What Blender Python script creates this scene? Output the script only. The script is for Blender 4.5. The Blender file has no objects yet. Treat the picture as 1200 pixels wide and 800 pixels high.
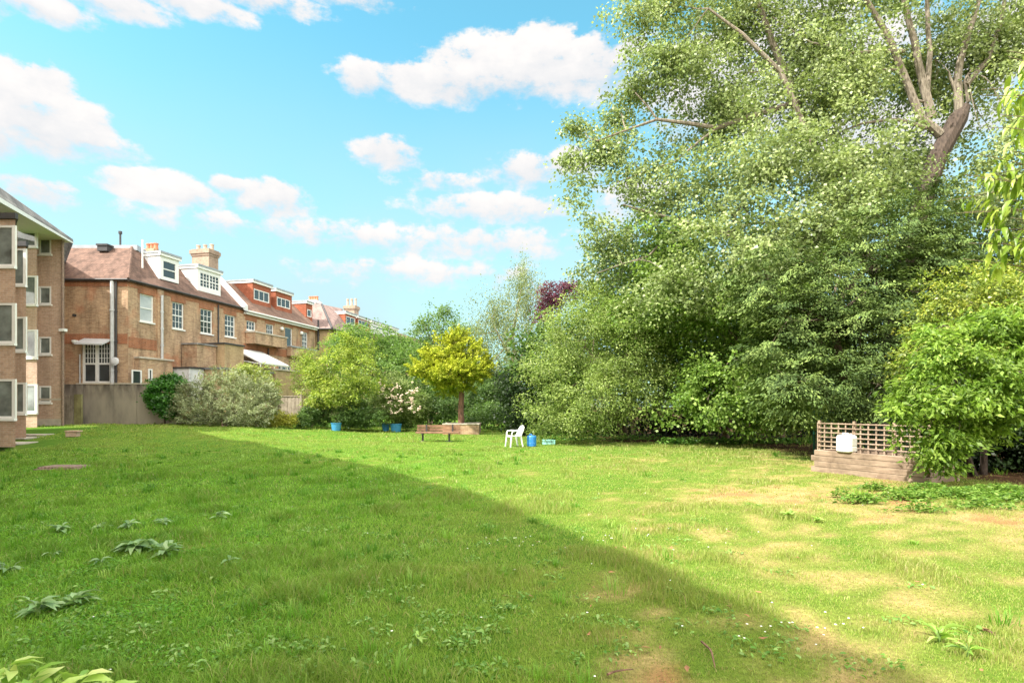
import bpy, math, random
import numpy as np
from mathutils import Vector

random.seed(7)
RG = np.random.default_rng(11)
scene = bpy.context.scene
COL = scene.collection
R = math.radians
F = 650.0; HZ = 475.0; EYE = 1.65      # focal length (px at 1200 wide), horizon row, eye height

# ------------------------------------------------------------------ helpers
def lin(r, g, b):
    f = lambda c: (c/255/12.92) if c/255 <= .04045 else ((c/255+.055)/1.055)**2.4
    return (f(r), f(g), f(b))

def sst(a, b, x):
    t = np.clip((np.asarray(x, float)-a)/(b-a), 0, 1)
    return t*t*(3-2*t)

_lat = np.random.default_rng(5).random((256, 256))
def vnoise(x, y):
    x = np.asarray(x, float); y = np.asarray(y, float)
    xi = np.floor(x).astype(int); yi = np.floor(y).astype(int)
    fx = x-xi; fy = y-yi
    fx = fx*fx*(3-2*fx); fy = fy*fy*(3-2*fy)
    g = lambda a, b: _lat[a & 255, b & 255]
    return (g(xi, yi)*(1-fx)+g(xi+1, yi)*fx)*(1-fy)+(g(xi, yi+1)*(1-fx)+g(xi+1, yi+1)*fx)*fy
def fbm(x, y, o=4):
    s = 0; a = .5; n = 0
    for i in range(o):
        s = s+a*vnoise(x*2**i+17*i, y*2**i+31*i); n += a; a *= .5
    return s/n

def G(x, y):      # height of the ground
    x = np.asarray(x, float); y = np.asarray(y, float)
    rise = .6*sst(17, 30, y)*sst(-7, -17, x)
    bumps = .05*(fbm(x*.35+3, y*.35+9, 3)-.5)*sst(2, 6, y)
    return rise+bumps
def Gf(x, y): return float(G(x, y))

def W(px, py, d): # pixel at a given depth -> world
    return Vector(((px-600)/F*d, d, EYE+(HZ-py)/F*d))
def GP(px, py):   # pixel on the ground -> world
    lo = 2.0
    d = lo
    while d < 120:
        z = EYE+(HZ-py)/F*d
        x = (px-600)/F*d
        if z <= Gf(x, d): break
        d *= 1.004
    return Vector((x, d, Gf(x, d)))

def tag(o, label=None, cat=None, group=None, kind=None):
    if label: o['label'] = label
    if cat: o['category'] = cat
    if group: o['group'] = group
    if kind: o['kind'] = kind
    return o
def empty(name, loc, label=None, cat=None, group=None):
    o = bpy.data.objects.new(name, None); COL.objects.link(o); o.location = loc
    o.empty_display_size = .2
    return tag(o, label, cat, group)

def wloc(p):
    v = Vector((0, 0, 0))
    while p is not None:
        v += p.location; p = p.parent
    return v

class MB:
    def __init__(s): s.v = []; s.f = []; s.uv = []; s.sm = []
    def face(s, pts, smooth=False, uv=None):
        pts = [Vector(p) for p in pts]
        i = len(s.v); s.v += pts; s.f.append(list(range(i, i+len(pts)))); s.sm.append(smooth)
        if uv is None:
            n = (pts[1]-pts[0]).cross(pts[2]-pts[0])
            if n.length < 1e-9 and len(pts) > 3: n = (pts[2]-pts[0]).cross(pts[3]-pts[0])
            if n.length < 1e-9: n = Vector((0, 0, 1))
            n.normalize()
            if abs(n.z) > .97: uv = [(p.x, p.y) for p in pts]
            else:
                t = Vector((-n.y, n.x, 0)).normalized(); b = n.cross(t)
                uv = [(p.dot(t), p.dot(b)) for p in pts]
        s.uv.append(uv)
    def quad(s, a, b, c, d, **k): s.face([a, b, c, d], **k)
    def box(s, c, size, rot=0, tilt=None):
        c = Vector(c); hx, hy, hz = size[0]/2, size[1]/2, size[2]/2
        ca, sa = math.cos(rot), math.sin(rot)
        P = []
        for k in (-1, 1):
            for (i, j) in ((-1, -1), (1, -1), (1, 1), (-1, 1)):
                q = Vector((i*hx, j*hy, k*hz))
                if tilt is not None: q = tilt @ q
                P.append(c+Vector((q.x*ca-q.y*sa, q.x*sa+q.y*ca, q.z)))
        for f in ((3, 2, 1, 0), (4, 5, 6, 7), (0, 1, 5, 4), (1, 2, 6, 5), (2, 3, 7, 6), (3, 0, 4, 7)):
            s.face([P[i] for i in f])
    def prism(s, poly, z0, z1):      # poly: CCW list of xy
        n = len(poly)
        lo = [Vector((p[0], p[1], z0)) for p in poly]; hi = [Vector((p[0], p[1], z1)) for p in poly]
        for i in range(n): s.face([lo[i], lo[(i+1) % n], hi[(i+1) % n], hi[i]])
        s.face(hi); s.face(lo[::-1])
    def tube(s, pts, rad, n=7, cap=True):
        pts = [Vector(p) for p in pts]
        if not hasattr(rad, '__len__'): rad = [rad]*len(pts)
        rings = []; up = None
        for i, p in enumerate(pts):
            t = (pts[min(i+1, len(pts)-1)]-pts[max(i-1, 0)])
            if t.length < 1e-7: t = Vector((0, 0, 1))
            t.normalize()
            if up is None: up = Vector((1, 0, 0)) if abs(t.x) < .8 else Vector((0, 1, 0))
            u = (up-t*up.dot(t)).normalized(); w = t.cross(u); up = u
            rings.append([p+(u*math.cos(2*math.pi*k/n)+w*math.sin(2*math.pi*k/n))*rad[i] for k in range(n)])
        L = 0
        for i in range(len(rings)-1):
            L2 = L+(pts[i+1]-pts[i]).length
            for k in range(n):
                k2 = (k+1) % n
                c = 2*math.pi*max(rad[i], .01)/n
                s.face([rings[i][k], rings[i][k2], rings[i+1][k2], rings[i+1][k]], smooth=True,
                       uv=[(k*c, L), ((k+1)*c, L), ((k+1)*c, L2), (k*c, L2)])
            L = L2
        if cap:
            s.face(rings[0][::-1]); s.face(rings[-1])
    def lathe(s, c, prof, n=20, sy=1.0, rot=0):
        c = Vector(c); ca, sa = math.cos(rot), math.sin(rot)
        def pt(r, z, k):
            x = r*math.cos(2*math.pi*k/n); y = r*sy*math.sin(2*math.pi*k/n)
            return c+Vector((x*ca-y*sa, x*sa+y*ca, z))
        for i in range(len(prof)-1):
            for k in range(n):
                (r0, z0), (r1, z1) = prof[i], prof[i+1]
                s.face([pt(r0, z0, k), pt(r0, z0, k+1), pt(r1, z1, k+1), pt(r1, z1, k)], smooth=True)
    def build(s, name, mat, parent=None, weld=False, bevel=0):
        me = bpy.data.meshes.new(name)
        off = wloc(parent) if parent is not None else None
        if off is None:
            mn = Vector((sum(v.x for v in s.v)/len(s.v), sum(v.y for v in s.v)/len(s.v), min(v.z for v in s.v)))
            off = mn
        me.from_pydata([tuple(v-off) for v in s.v], [], s.f)
        uvl = me.uv_layers.new(name='UVMap')
        flat = [c for f in s.uv for p in f for c in p]
        uvl.data.foreach_set('uv', flat)
        me.polygons.foreach_set('use_smooth', s.sm)
        me.materials.append(mat)
        o = bpy.data.objects.new(name, me); COL.objects.link(o)
        if weld or bevel:
            import bmesh
            bm = bmesh.new(); bm.from_mesh(me); bmesh.ops.remove_doubles(bm, verts=bm.verts, dist=.0005); bm.to_mesh(me); bm.free()
        if bevel:
            m = o.modifiers.new('b', 'BEVEL'); m.width = bevel; m.segments = 2; m.limit_method = 'ANGLE'
        if parent is not None: o.parent = parent
        else: o.location = off
        return o

# ------------------------------------------------------------------ materials
MATS = {}
def newmat(name):
    m = bpy.data.materials.new(name); m.use_nodes = True
    nt = m.node_tree; nt.nodes.clear()
    out = nt.nodes.new('ShaderNodeOutputMaterial')
    bs = nt.nodes.new('ShaderNodeBsdfPrincipled')
    nt.links.new(bs.outputs[0], out.inputs[0])
    return m, nt, bs, out
def N(nt, t, **k):
    n = nt.nodes.new(t)
    for a, b in k.items(): setattr(n, a, b)
    return n
def noise(nt, scale, detail=4, vec=None, rough=.55):
    n = N(nt, 'ShaderNodeTexNoise'); n.inputs['Scale'].default_value = scale
    n.inputs['Detail'].default_value = detail; n.inputs['Roughness'].default_value = rough
    if vec is not None: nt.links.new(vec, n.inputs['Vector'])
    return n.outputs['Fac']
def ramp(nt, fac, stops):
    r = N(nt, 'ShaderNodeValToRGB'); nt.links.new(fac, r.inputs[0])
    e = r.color_ramp.elements
    while len(e) < len(stops): e.new(.5)
    for i, (p, c) in enumerate(stops):
        e[i].position = p; e[i].color = (*c, 1) if len(c) == 3 else c
    return r.outputs[0]
def mixc(nt, fac, a, b, mode='MIX'):
    m = N(nt, 'ShaderNodeMix', data_type='RGBA', blend_type=mode)
    for s, v in ((m.inputs[0], fac), (m.inputs[6], a), (m.inputs[7], b)):
        if hasattr(v, 'links'): nt.links.new(v, s)
        elif isinstance(v, (int, float)): s.default_value = v
        else: s.default_value = (*v, 1)
    return m.outputs[2]
def objco(nt):
    g = N(nt, 'ShaderNodeNewGeometry'); return g.outputs['Position']
def bump(nt, bs, h, strength=.3, dist=.01):
    b = N(nt, 'ShaderNodeBump'); b.inputs['Strength'].default_value = strength; b.inputs['Distance'].default_value = dist
    nt.links.new(h, b.inputs['Height']); nt.links.new(b.outputs[0], bs.inputs['Normal'])

def plain(name, col, rough=.6, var=.15, scale=6, spec=.4, bmp=0, metal=0):
    m, nt, bs, _ = newmat(name)
    n = noise(nt, scale, 5, objco(nt))
    c = ramp(nt, n, [(.25, tuple(x*(1-var) for x in col)), (.75, tuple(min(1, x*(1+var)) for x in col))])
    nt.links.new(c, bs.inputs['Base Color'])
    bs.inputs['Roughness'].default_value = rough; bs.inputs['Specular IOR Level'].default_value = spec
    bs.inputs['Metallic'].default_value = metal
    if bmp: bump(nt, bs, noise(nt, scale*6, 4, objco(nt)), bmp)
    return m
def brick(name, c1, c2, mortar, patch=None, bw=.225, bh=.075, dirt=.35):
    m, nt, bs, _ = newmat(name)
    tc = N(nt, 'ShaderNodeTexCoord')
    b = N(nt, 'ShaderNodeTexBrick')
    nt.links.new(tc.outputs['UV'], b.inputs['Vector'])
    b.inputs['Color1'].default_value = (*c1, 1); b.inputs['Color2'].default_value = (*c2, 1)
    b.inputs['Mortar'].default_value = (*mortar, 1)
    b.inputs['Scale'].default_value = 1; b.inputs['Brick Width'].default_value = bw
    b.inputs['Row Height'].default_value = bh; b.inputs['Mortar Size'].default_value = .008
    b.inputs['Mortar Smooth'].default_value = .3; b.inputs['Bias'].default_value = -.1
    pos = objco(nt)
    col = b.outputs['Color']
    if patch:
        col = mixc(nt, ramp(nt, noise(nt, .55, 3, pos), [(.56, (0, 0, 0)), (.66, (1, 1, 1))]), col, mixc(nt, .6, col, patch))
    mp = N(nt, 'ShaderNodeMapping'); nt.links.new(pos, mp.inputs[0]); mp.inputs['Scale'].default_value = (1.6, 1.6, .35)
    d = ramp(nt, noise(nt, 1.1, 6, mp.outputs[0], .65), [(.3, (1-dirt,)*3), (.55, (1, 1, 1)), (.8, (1.0, .98, .94))])
    col = mixc(nt, 1, col, d, 'MULTIPLY')
    d2 = ramp(nt, noise(nt, 9, 3, pos), [(.3, (.78, .78, .78)), (.7, (1.0, 1.0, 1.0))])
    col = mixc(nt, 1, col, d2, 'MULTIPLY')
    nt.links.new(col, bs.inputs['Base Color']); bs.inputs['Roughness'].default_value = .9
    bs.inputs['Specular IOR Level'].default_value = .2
    bump(nt, bs, b.outputs['Fac'], -.5, .008)
    return m
def tiles(name, c1, c2, bw=.3, bh=.22, dirt=.4):
    m = brick(name, c1, c2, tuple(x*.35 for x in c1), None, bw, bh, dirt)
    return m
def leafmat(name, trans=.4, rough=.45, spec=.35):
    m, nt, bs, out = newmat(name)
    a = N(nt, 'ShaderNodeAttribute', attribute_name='col')
    nt.links.new(a.outputs['Color'], bs.inputs['Base Color'])
    bs.inputs['Roughness'].default_value = rough; bs.inputs['Specular IOR Level'].default_value = spec
    t = N(nt, 'ShaderNodeBsdfTranslucent')
    nt.links.new(mixc(nt, 1, a.outputs['Color'], (1.1, 1.15, .78), 'MULTIPLY'), t.inputs['Color'])
    mx = N(nt, 'ShaderNodeMixShader'); mx.inputs[0].default_value = trans
    nt.links.new(bs.outputs[0], mx.inputs[1]); nt.links.new(t.outputs[0], mx.inputs[2])
    nt.links.new(mx.outputs[0], out.inputs[0])
    return m
def bark(name, col, dark):
    m, nt, bs, _ = newmat(name)
    tc = N(nt, 'ShaderNodeTexCoord'); mp = N(nt, 'ShaderNodeMapping')
    nt.links.new(objco(nt), mp.inputs[0]); mp.inputs['Scale'].default_value = (14, 14, 3)
    n = noise(nt, 1, 6, mp.outputs[0], .65)
    nt.links.new(ramp(nt, n, [(.35, dark), (.62, col)]), bs.inputs['Base Color'])
    bs.inputs['Roughness'].default_value = .9
    bump(nt, bs, n, .8, .03)
    return m
def wood(name, c1, c2, along=(1, 12, 12), rough=.8):
    m, nt, bs, _ = newmat(name)
    mp = N(nt, 'ShaderNodeMapping'); nt.links.new(objco(nt), mp.inputs[0]); mp.inputs['Scale'].default_value = along
    n = noise(nt, 1.5, 6, mp.outputs[0], .65)
    c = ramp(nt, n, [(.3, c2), (.7, c1)])
    c = mixc(nt, 1, c, ramp(nt, noise(nt, 2.6, 6, objco(nt), .65), [(.35, (.55, .53, .50)), (.6, (1, 1, 1))]), 'MULTIPLY')
    nt.links.new(c, bs.inputs['Base Color']); bs.inputs['Roughness'].default_value = rough
    bump(nt, bs, n, .4, .01)
    return m

M = {}
M['brick_flat'] = brick('brick_flat', (.62, .43, .32), (.50, .33, .24), (.58, .50, .42), dirt=.22)
M['brick_stock'] = brick('brick_stock', (.56, .375, .225), (.38, .225, .13), (.50, .42, .33), (.48, .20, .11), dirt=.5)
M['brick_yellow'] = brick('brick_yellow', (.52, .37, .20), (.44, .29, .14), (.50, .42, .30), dirt=.3)
M['brick_red'] = brick('brick_red', (.42, .16, .075), (.33, .12, .06), (.38, .28, .2), dirt=.35)
M['brick_pale'] = brick('brick_pale', (.42, .30, .22), (.34, .23, .17), (.42, .37, .31), dirt=.3)
M['tile_clay'] = tiles('tile_clay', (.205, .128, .10), (.145, .094, .075), dirt=.5)
M['tile_brown'] = tiles('tile_brown', (.25, .16, .12), (.19, .12, .095))
M['tile_pink'] = tiles('tile_pink', (.29, .21, .19), (.23, .165, .15))
M['tile_red'] = tiles('tile_red', (.44, .15, .085), (.36, .115, .065), .17, .11, .2)
M['slate'] = tiles('slate', (.34, .325, .32), (.19, .185, .19), .5, .28, .35)
M['white'] = plain('white_paint', (.78, .78, .76), .45, .05)
M['render'] = plain('white_render', (.62, .63, .64), .8, .12, 2)
M['lead'] = plain('lead_sheet', (.30, .33, .36), .55, .15, 3)
M['dark'] = plain('dark_trim', (.05, .048, .05), .6, .2)
M['felt'] = plain('roof_felt', (.16, .16, .165), .85, .2, 2)
M['glass'] = plain('window_glass', (.035, .045, .05), .06, .3, 1.5, .9)
M['glass_mid'] = plain('window_glass_with_nets', (.17, .20, .19), .05, .8, 1.3, 1.0)
M['glass_pale'] = plain('window_glass_curtained', (.42, .45, .46), .12, .15, 2.5, .8)
M['pipe'] = plain('pipe_grey', (.50, .51, .52), .5, .1)
M['stone'] = plain('stone', (.48, .43, .36), .85, .2, 4, bmp=.3)
M['terracotta'] = plain('terracotta', (.50, .20, .11), .8, .2, 5)
M['pot_buff'] = plain('pot_buff', (.45, .36, .28), .8, .2, 5)
M['slab'] = plain('paving_slab', (.42, .37, .31), .9, .25, 5, bmp=.3)
M['rust'] = plain('rusty_iron', (.25, .18, .14), .85, .35, 14, bmp=.3)
M['bark'] = bark('bark_brown', (.20, .135, .095), (.07, .047, .035))
M['bark_pale'] = bark('bark_pale', (.27, .23, .18), (.10, .08, .06))
M['bark_dark'] = bark('bark_dark', (.085, .06, .045), (.03, .02, .015))
M['bark_birch'] = bark('bark_birch', (.58, .54, .48), (.16, .14, .12))
M['bark_red'] = bark('bark_red', (.26, .14, .09), (.10, .055, .04))
M['twig'] = bark('twig', (.24, .185, .13), (.12, .09, .065))
M['leaf'] = leafmat('leaf', .48)
M['leaf_gloss'] = leafmat('leaf_gloss', .35, .38, .45)
M['leaf_matt'] = leafmat('leaf_matt', .3, .7, .15)
M['needle'] = leafmat('needle', .22, .65, .2)
M['grass'] = leafmat('grass_blade', .45, .5, .3)

# ------------------------------------------------------------------ camera, light, sky
cam = bpy.data.cameras.new('camera'); co = bpy.data.objects.new('camera', cam); COL.objects.link(co)
co.location = (0, 0, EYE); co.rotation_euler = (R(90), 0, 0)
cam.sensor_width = 36; cam.lens = F/1200*36; cam.shift_y = (HZ-400)/1200
cam.clip_end = 2000; cam.clip_start = .05
scene.camera = co

SUN_A, SUN_E = R(33), R(50)          # light travels towards (cos a, sin a) on the ground
tosun = Vector((-math.cos(SUN_A)*math.cos(SUN_E), -math.sin(SUN_A)*math.cos(SUN_E), math.sin(SUN_E)))
sl = bpy.data.lights.new('sun', 'SUN'); sl.energy = 2.75; sl.angle = R(.8); sl.color = (1, .945, .85)
so = bpy.data.objects.new('sun', sl); COL.objects.link(so); so.rotation_euler = tosun.to_track_quat('Z', 'Y').to_euler()

def make_world():
    w = bpy.data.worlds.new('World'); scene.world = w; w.use_nodes = True
    nt = w.node_tree; nt.nodes.clear()
    out = N(nt, 'ShaderNodeOutputWorld'); bg = N(nt, 'ShaderNodeBackground'); nt.links.new(bg.outputs[0], out.inputs[0])
    sky = N(nt, 'ShaderNodeTexSky'); sky.sky_type = 'NISHITA'; sky.sun_disc = False
    sky.sun_elevation = SUN_E; sky.sun_rotation = math.atan2(tosun.x, tosun.y)
    sky.air_density = 1.0; sky.dust_density = .6; sky.ozone_density = 1.3
    bg.inputs[1].default_value = .15
    tc = N(nt, 'ShaderNodeTexCoord'); sp = N(nt, 'ShaderNodeSeparateXYZ'); nt.links.new(tc.outputs['Generated'], sp.inputs[0])
    def mth(op, a, b=None, c=None):
        n = N(nt, 'ShaderNodeMath', operation=op)
        for i, v in enumerate((a, b, c)):
            if v is None: continue
            if hasattr(v, 'links'): nt.links.new(v, n.inputs[i])
            else: n.inputs[i].default_value = v
        return n.outputs[0]
    X, Y, Z = sp.outputs
    az = mth('ARCTAN2', X, Y)
    el = mth('DIVIDE', Z, mth('SQRT', mth('ADD', mth('MULTIPLY', X, X), mth('MULTIPLY', Y, Y))))
    # noise displacing the outlines
    cv = N(nt, 'ShaderNodeCombineXYZ'); nt.links.new(az, cv.inputs[0]); nt.links.new(mth('MULTIPLY', el, 1.35), cv.inputs[1])
    n1 = noise(nt, 7.5, 9, cv.outputs[0], .58)
    n2 = noise(nt, 3.0, 5, cv.outputs[0], .5)
    nw = noise(nt, 24, 8, cv.outputs[0], .62)
    clouds = [(520, 100, 120, 30, 1), (600, 82, 125, 46, 1), (690, 78, 110, 46, 1), (425, 92, 34, 26, 1), (640, 50, 50, 28, 1),
              (455, 180, 48, 25, 1), (618, 200, 52, 24, .9), (590, 245, 110, 22, .75), (670, 190, 45, 24, .9),
              (40, 150, 85, 48, 1), (95, 150, 55, 40, 1), (10, 105, 55, 45, 1), (55, 105, 45, 36, 1), (-20, 160, 60, 50, 1), (135, 175, 40, 18, .6),
              (190, 222, 85, 24, 1), (320, 235, 55, 30, .9), (40, 222, 70, 22, .85), (270, 218, 30, 14, .8),
              (40, 4, 90, 24, 1), (130, 2, 90, 24, 1), (220, 0, 90, 22, 1), (300, -4, 90, 20, .9), (400, -8, 100, 18, .7), (-30, -5, 60, 30, 1), (390, 275, 120, 20, .6), (560, 285, 150, 26, .6), (250, 260, 120, 16, .5), (520, 212, 60, 14, .5), (500, 320, 160, 20, .5),
              (900, 90, 190, 75, 1), (1060, 150, 160, 80, 1), (960, 10, 120, 50, .8), (1180, 60, 120, 60, .9), (740, 235, 60, 26, .6)]
    field = None; lift = None
    for (px, py, rx, ry, wt) in clouds:
        tx = (px-600)/F; a0 = math.atan(tx); e0 = (HZ-py)/F*math.cos(a0)
        ra = rx/F*math.cos(a0)**2; re = ry/F*math.cos(a0)
        dx = mth('MULTIPLY', mth('SUBTRACT', az, a0), 1/ra)
        dy = mth('MULTIPLY', mth('SUBTRACT', el, e0), 1/re)
        r2 = mth('ADD', mth('MULTIPLY', dx, dx), mth('MULTIPLY', dy, dy))
        f = mth('MULTIPLY', mth('SUBTRACT', 1.0, r2), wt*.55)
        f = mth('MAXIMUM', f, -.6)
        field = f if field is None else mth('MAXIMUM', field, f)
        l = mth('ADD', mth('MULTIPLY', dy, .5), 0)
        l = mth('MULTIPLY', mth('MINIMUM', mth('MAXIMUM', l, -1), 1), mth('MAXIMUM', mth('SUBTRACT', 1.3, r2), 0))
        lift = l if lift is None else mth('ADD', lift, l)
    fld = mth('ADD', field, mth('MULTIPLY', mth('SUBTRACT', n1, .5), 1.55))
    fld = mth('ADD', fld, mth('MULTIPLY', mth('SUBTRACT', nw, .5), 1.25))
    mask = N(nt, 'ShaderNodeMapRange', interpolation_type='SMOOTHSTEP'); nt.links.new(fld, mask.inputs[0])
    mask.inputs[1].default_value = -.02
    nt.links.new(mth('SUBTRACT', .42, mth('MULTIPLY', mth('MINIMUM', mth('MAXIMUM', lift, -.35), .6), .5)), mask.inputs[2])
    # thin veil low in the sky and here and there
    veil = N(nt, 'ShaderNodeMapRange', interpolation_type='SMOOTHSTEP'); nt.links.new(el, veil.inputs[0])
    veil.inputs[1].default_value = .70; veil.inputs[2].default_value = .06
    vm = mth('MULTIPLY', veil.outputs[0], mth('ADD', .42, mth('MULTIPLY', n2, .8)))
    vm = mth('MINIMUM', vm, .88)
    # sky colour
    skc = mixc(nt, 1, sky.outputs[0], SKY_TINT, 'MULTIPLY')
    skc = mixc(nt, vm, skc, VEIL)
    sh = N(nt, 'ShaderNodeMapRange'); 
    nt.links.new(mth('ADD', lift, mth('ADD', mth('MULTIPLY', mth('SUBTRACT', n1, .5), 2.2), mth('MULTIPLY', mth('SUBTRACT', nw, .5), 1.2))), sh.inputs[0])
    sh.inputs[1].default_value = -.7; sh.inputs[2].default_value = .55
    clc = mixc(nt, sh.outputs[0], CL_DARK, CL_LIGHT)
    fin = mixc(nt, mth('MULTIPLY', mask.outputs[0], .97), skc, clc)
    # added bright cloud out of view overhead and behind the camera, lifts the shade
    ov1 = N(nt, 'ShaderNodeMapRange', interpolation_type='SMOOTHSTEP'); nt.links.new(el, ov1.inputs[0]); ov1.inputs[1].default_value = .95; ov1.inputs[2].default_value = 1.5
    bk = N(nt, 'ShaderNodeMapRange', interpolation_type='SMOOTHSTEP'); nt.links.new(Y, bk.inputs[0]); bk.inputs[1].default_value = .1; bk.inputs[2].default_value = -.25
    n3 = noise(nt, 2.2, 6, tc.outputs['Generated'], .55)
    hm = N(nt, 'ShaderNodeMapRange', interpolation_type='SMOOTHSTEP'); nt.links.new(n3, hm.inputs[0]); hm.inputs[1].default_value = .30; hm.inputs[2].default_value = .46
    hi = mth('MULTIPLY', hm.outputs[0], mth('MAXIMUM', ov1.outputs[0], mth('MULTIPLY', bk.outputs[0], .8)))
    fin = mixc(nt, hi, fin, CL_FILL)
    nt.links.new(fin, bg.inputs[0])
SKY_TINT = (.39, .73, .59); VEIL = (1.20, 1.46, 1.56); CL_DARK = (1.40, 1.44, 1.52); CL_LIGHT = (1.95, 1.86, 1.80); CL_FILL = (8.6, 8.0, 7.2)
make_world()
scene.view_settings.view_transform = 'Standard'; scene.view_settings.look = 'None'
scene.view_settings.exposure = 1.88; scene.view_settings.gamma = 1
scene.render.film_transparent = False
cy = scene.cycles
cy.max_bounces = 7; cy.diffuse_bounces = 5; cy.glossy_bounces = 2; cy.transmission_bounces = 4; cy.transparent_max_bounces = 8
cy.use_denoising = True; cy.caustics_reflective = False; cy.caustics_refractive = False
cy.sample_clamp_indirect = 8

# ------------------------------------------------------------------ fast meshes for leaves and blades
def np_mesh(name, V, faces_flat, loop_tot, colv, mat, parent=None, origin=None):
    off = np.array(wloc(parent) if parent is not None else (origin if origin is not None else (0, 0, 0)), float)
    V = (V-off).astype(np.float32)
    me = bpy.data.meshes.new(name)
    nV = len(V); nF = len(loop_tot); nL = len(faces_flat)
    me.vertices.add(nV); me.loops.add(nL); me.polygons.add(nF)
    me.vertices.foreach_set('co', V.ravel())
    me.loops.foreach_set('vertex_index', faces_flat.astype(np.int32))
    st = np.zeros(nF, np.int32); st[1:] = np.cumsum(loop_tot)[:-1]
    me.polygons.foreach_set('loop_start', st)
    try: me.polygons.foreach_set('loop_total', loop_tot.astype(np.int32))
    except Exception: pass
    at = me.color_attributes.new('col', 'FLOAT_COLOR', 'POINT')
    c4 = np.ones((nV, 4), np.float32); c4[:, :3] = colv
    at.data.foreach_set('color', c4.ravel())
    me.update(calc_edges=True); me.validate(clean_customdata=False)
    me.materials.append(mat)
    o = bpy.data.objects.new(name, me); COL.objects.link(o)
    if parent is not None: o.parent = parent
    elif origin is not None: o.location = origin
    return o

def unit(a): return a/np.maximum(np.linalg.norm(a, axis=-1, keepdims=True), 1e-9)

def leaves(name, C, A, Nn, L, Wd, col, mat, parent, shape='diamond', origin=None, curl=.15):
    A = unit(A); B = unit(np.cross(Nn, A)); Nn = unit(np.cross(A, B))
    L = L[:, None]; Wd = Wd[:, None]; n = len(C)
    if shape == 'diamond':
        V = np.stack([C-A*L*.5, C+B*Wd*.5-A*L*.05+Nn*L*curl*.3, C+A*L*.5-Nn*L*curl, C-B*Wd*.5-A*L*.05+Nn*L*curl*.3], 1).reshape(-1, 3)
        idx = np.arange(n*4); lt = np.full(n, 4)
        cv = np.repeat(col, 4, 0)
    else:   # folded, pointed leaf: two halves of three quads each
        ts = np.array([0, .25, .6, 1.0]); ws = np.array([.06, .85, .8, .0])
        rows = []
        for t, w in zip(ts, ws):
            mid = C+A*L*(t-.5)-Nn*L*curl*(t-.3)**2*2
            rows += [mid+B*Wd*.5*w+Nn*Wd*.18*w, mid, mid-B*Wd*.5*w+Nn*Wd*.18*w]
        V = np.stack(rows, 1).reshape(-1, 3)      # 12 verts per leaf
        f = []
        for i in range(3):
            a = i*3
            f += [[a, a+1, a+4, a+3], [a+1, a+2, a+5, a+4]]
        f = np.array(f)
        idx = (np.arange(n)[:, None, None]*12+f[None]).reshape(-1); lt = np.full(n*6, 4)
        cv = np.repeat(col, 12, 0)
    return np_mesh(name, V, idx, lt, cv, mat, parent, origin)

def pal(P, t):
    P = np.array(P); t = np.clip(t, 0, .9999)*(len(P)-1); i = t.astype(int); f = (t-i)[:, None]
    return P[i]*(1-f)+P[i+1]*f

def lobe(px, py, d, rx, ry, rd=None):
    k = d/F
    return (W(px, py, d), Vector((rx*k, (rd if rd is not None else rx*k*.8), ry*k)))

def crown_points(lobes, cr, dens, rg, shell=.55, keep=None, lump=.2, gap=0, gs=1.6):
    """clump centres and outward directions for a crown made of lobes"""
    Cs = []; Us = []; Ls = []
    for li, (c, r) in enumerate(lobes):
        c = np.array(c); r = np.array(r)
        area = 4*math.pi*(((r[0]*r[1])**1.6+(r[0]*r[2])**1.6+(r[1]*r[2])**1.6)/3)**(1/1.6)
        n = max(6, int(dens*area/(cr*cr)))
        u = unit(rg.normal(size=(n, 3)))
        ph = rg.random(6)*6.28; fr = rg.normal(size=(6, 3))*2.6
        s = sum(np.sin(u@fr[k]+ph[k]) for k in range(6))/6
        f = (1-shell*rg.random(n)**1.35)*(1+lump*s*1.6+.10*rg.normal(size=n))
        p = c+u*r*f[:, None]
        ins = np.zeros(n, bool)
        for lj, (c2, r2) in enumerate(lobes):
            if lj != li:
                q = (p-np.array(c2))/np.array(r2)
                ins |= (np.linalg.norm(q, axis=1) < .55)
        ins &= rg.random(n) < .85
        p = p[~ins]; uu = u[~ins]
        Cs.append(p); Us.append(unit(uu/r*r.mean())); Ls.append(np.full(len(p), li))
    C = np.concatenate(Cs); U = np.concatenate(Us); Li = np.concatenate(Ls)
    g = C[:, 2] > G(C[:, 0], C[:, 1])+.12
    if gap:
        fr = rg.normal(size=(9, 3)); fr = fr/np.linalg.norm(fr, axis=1)[:, None]*(gs*(.6+1.2*rg.random(9)))[:, None]; ph = rg.random(9)*6.28
        s = sum(np.sin(C@fr[k]+ph[k]) for k in range(9))/3.0
        g &= s > np.quantile(s, gap)-.25*rg.random(len(s))
    if keep is not None: g &= keep(C)
    return C[g], U[g], Li[g]

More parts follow.
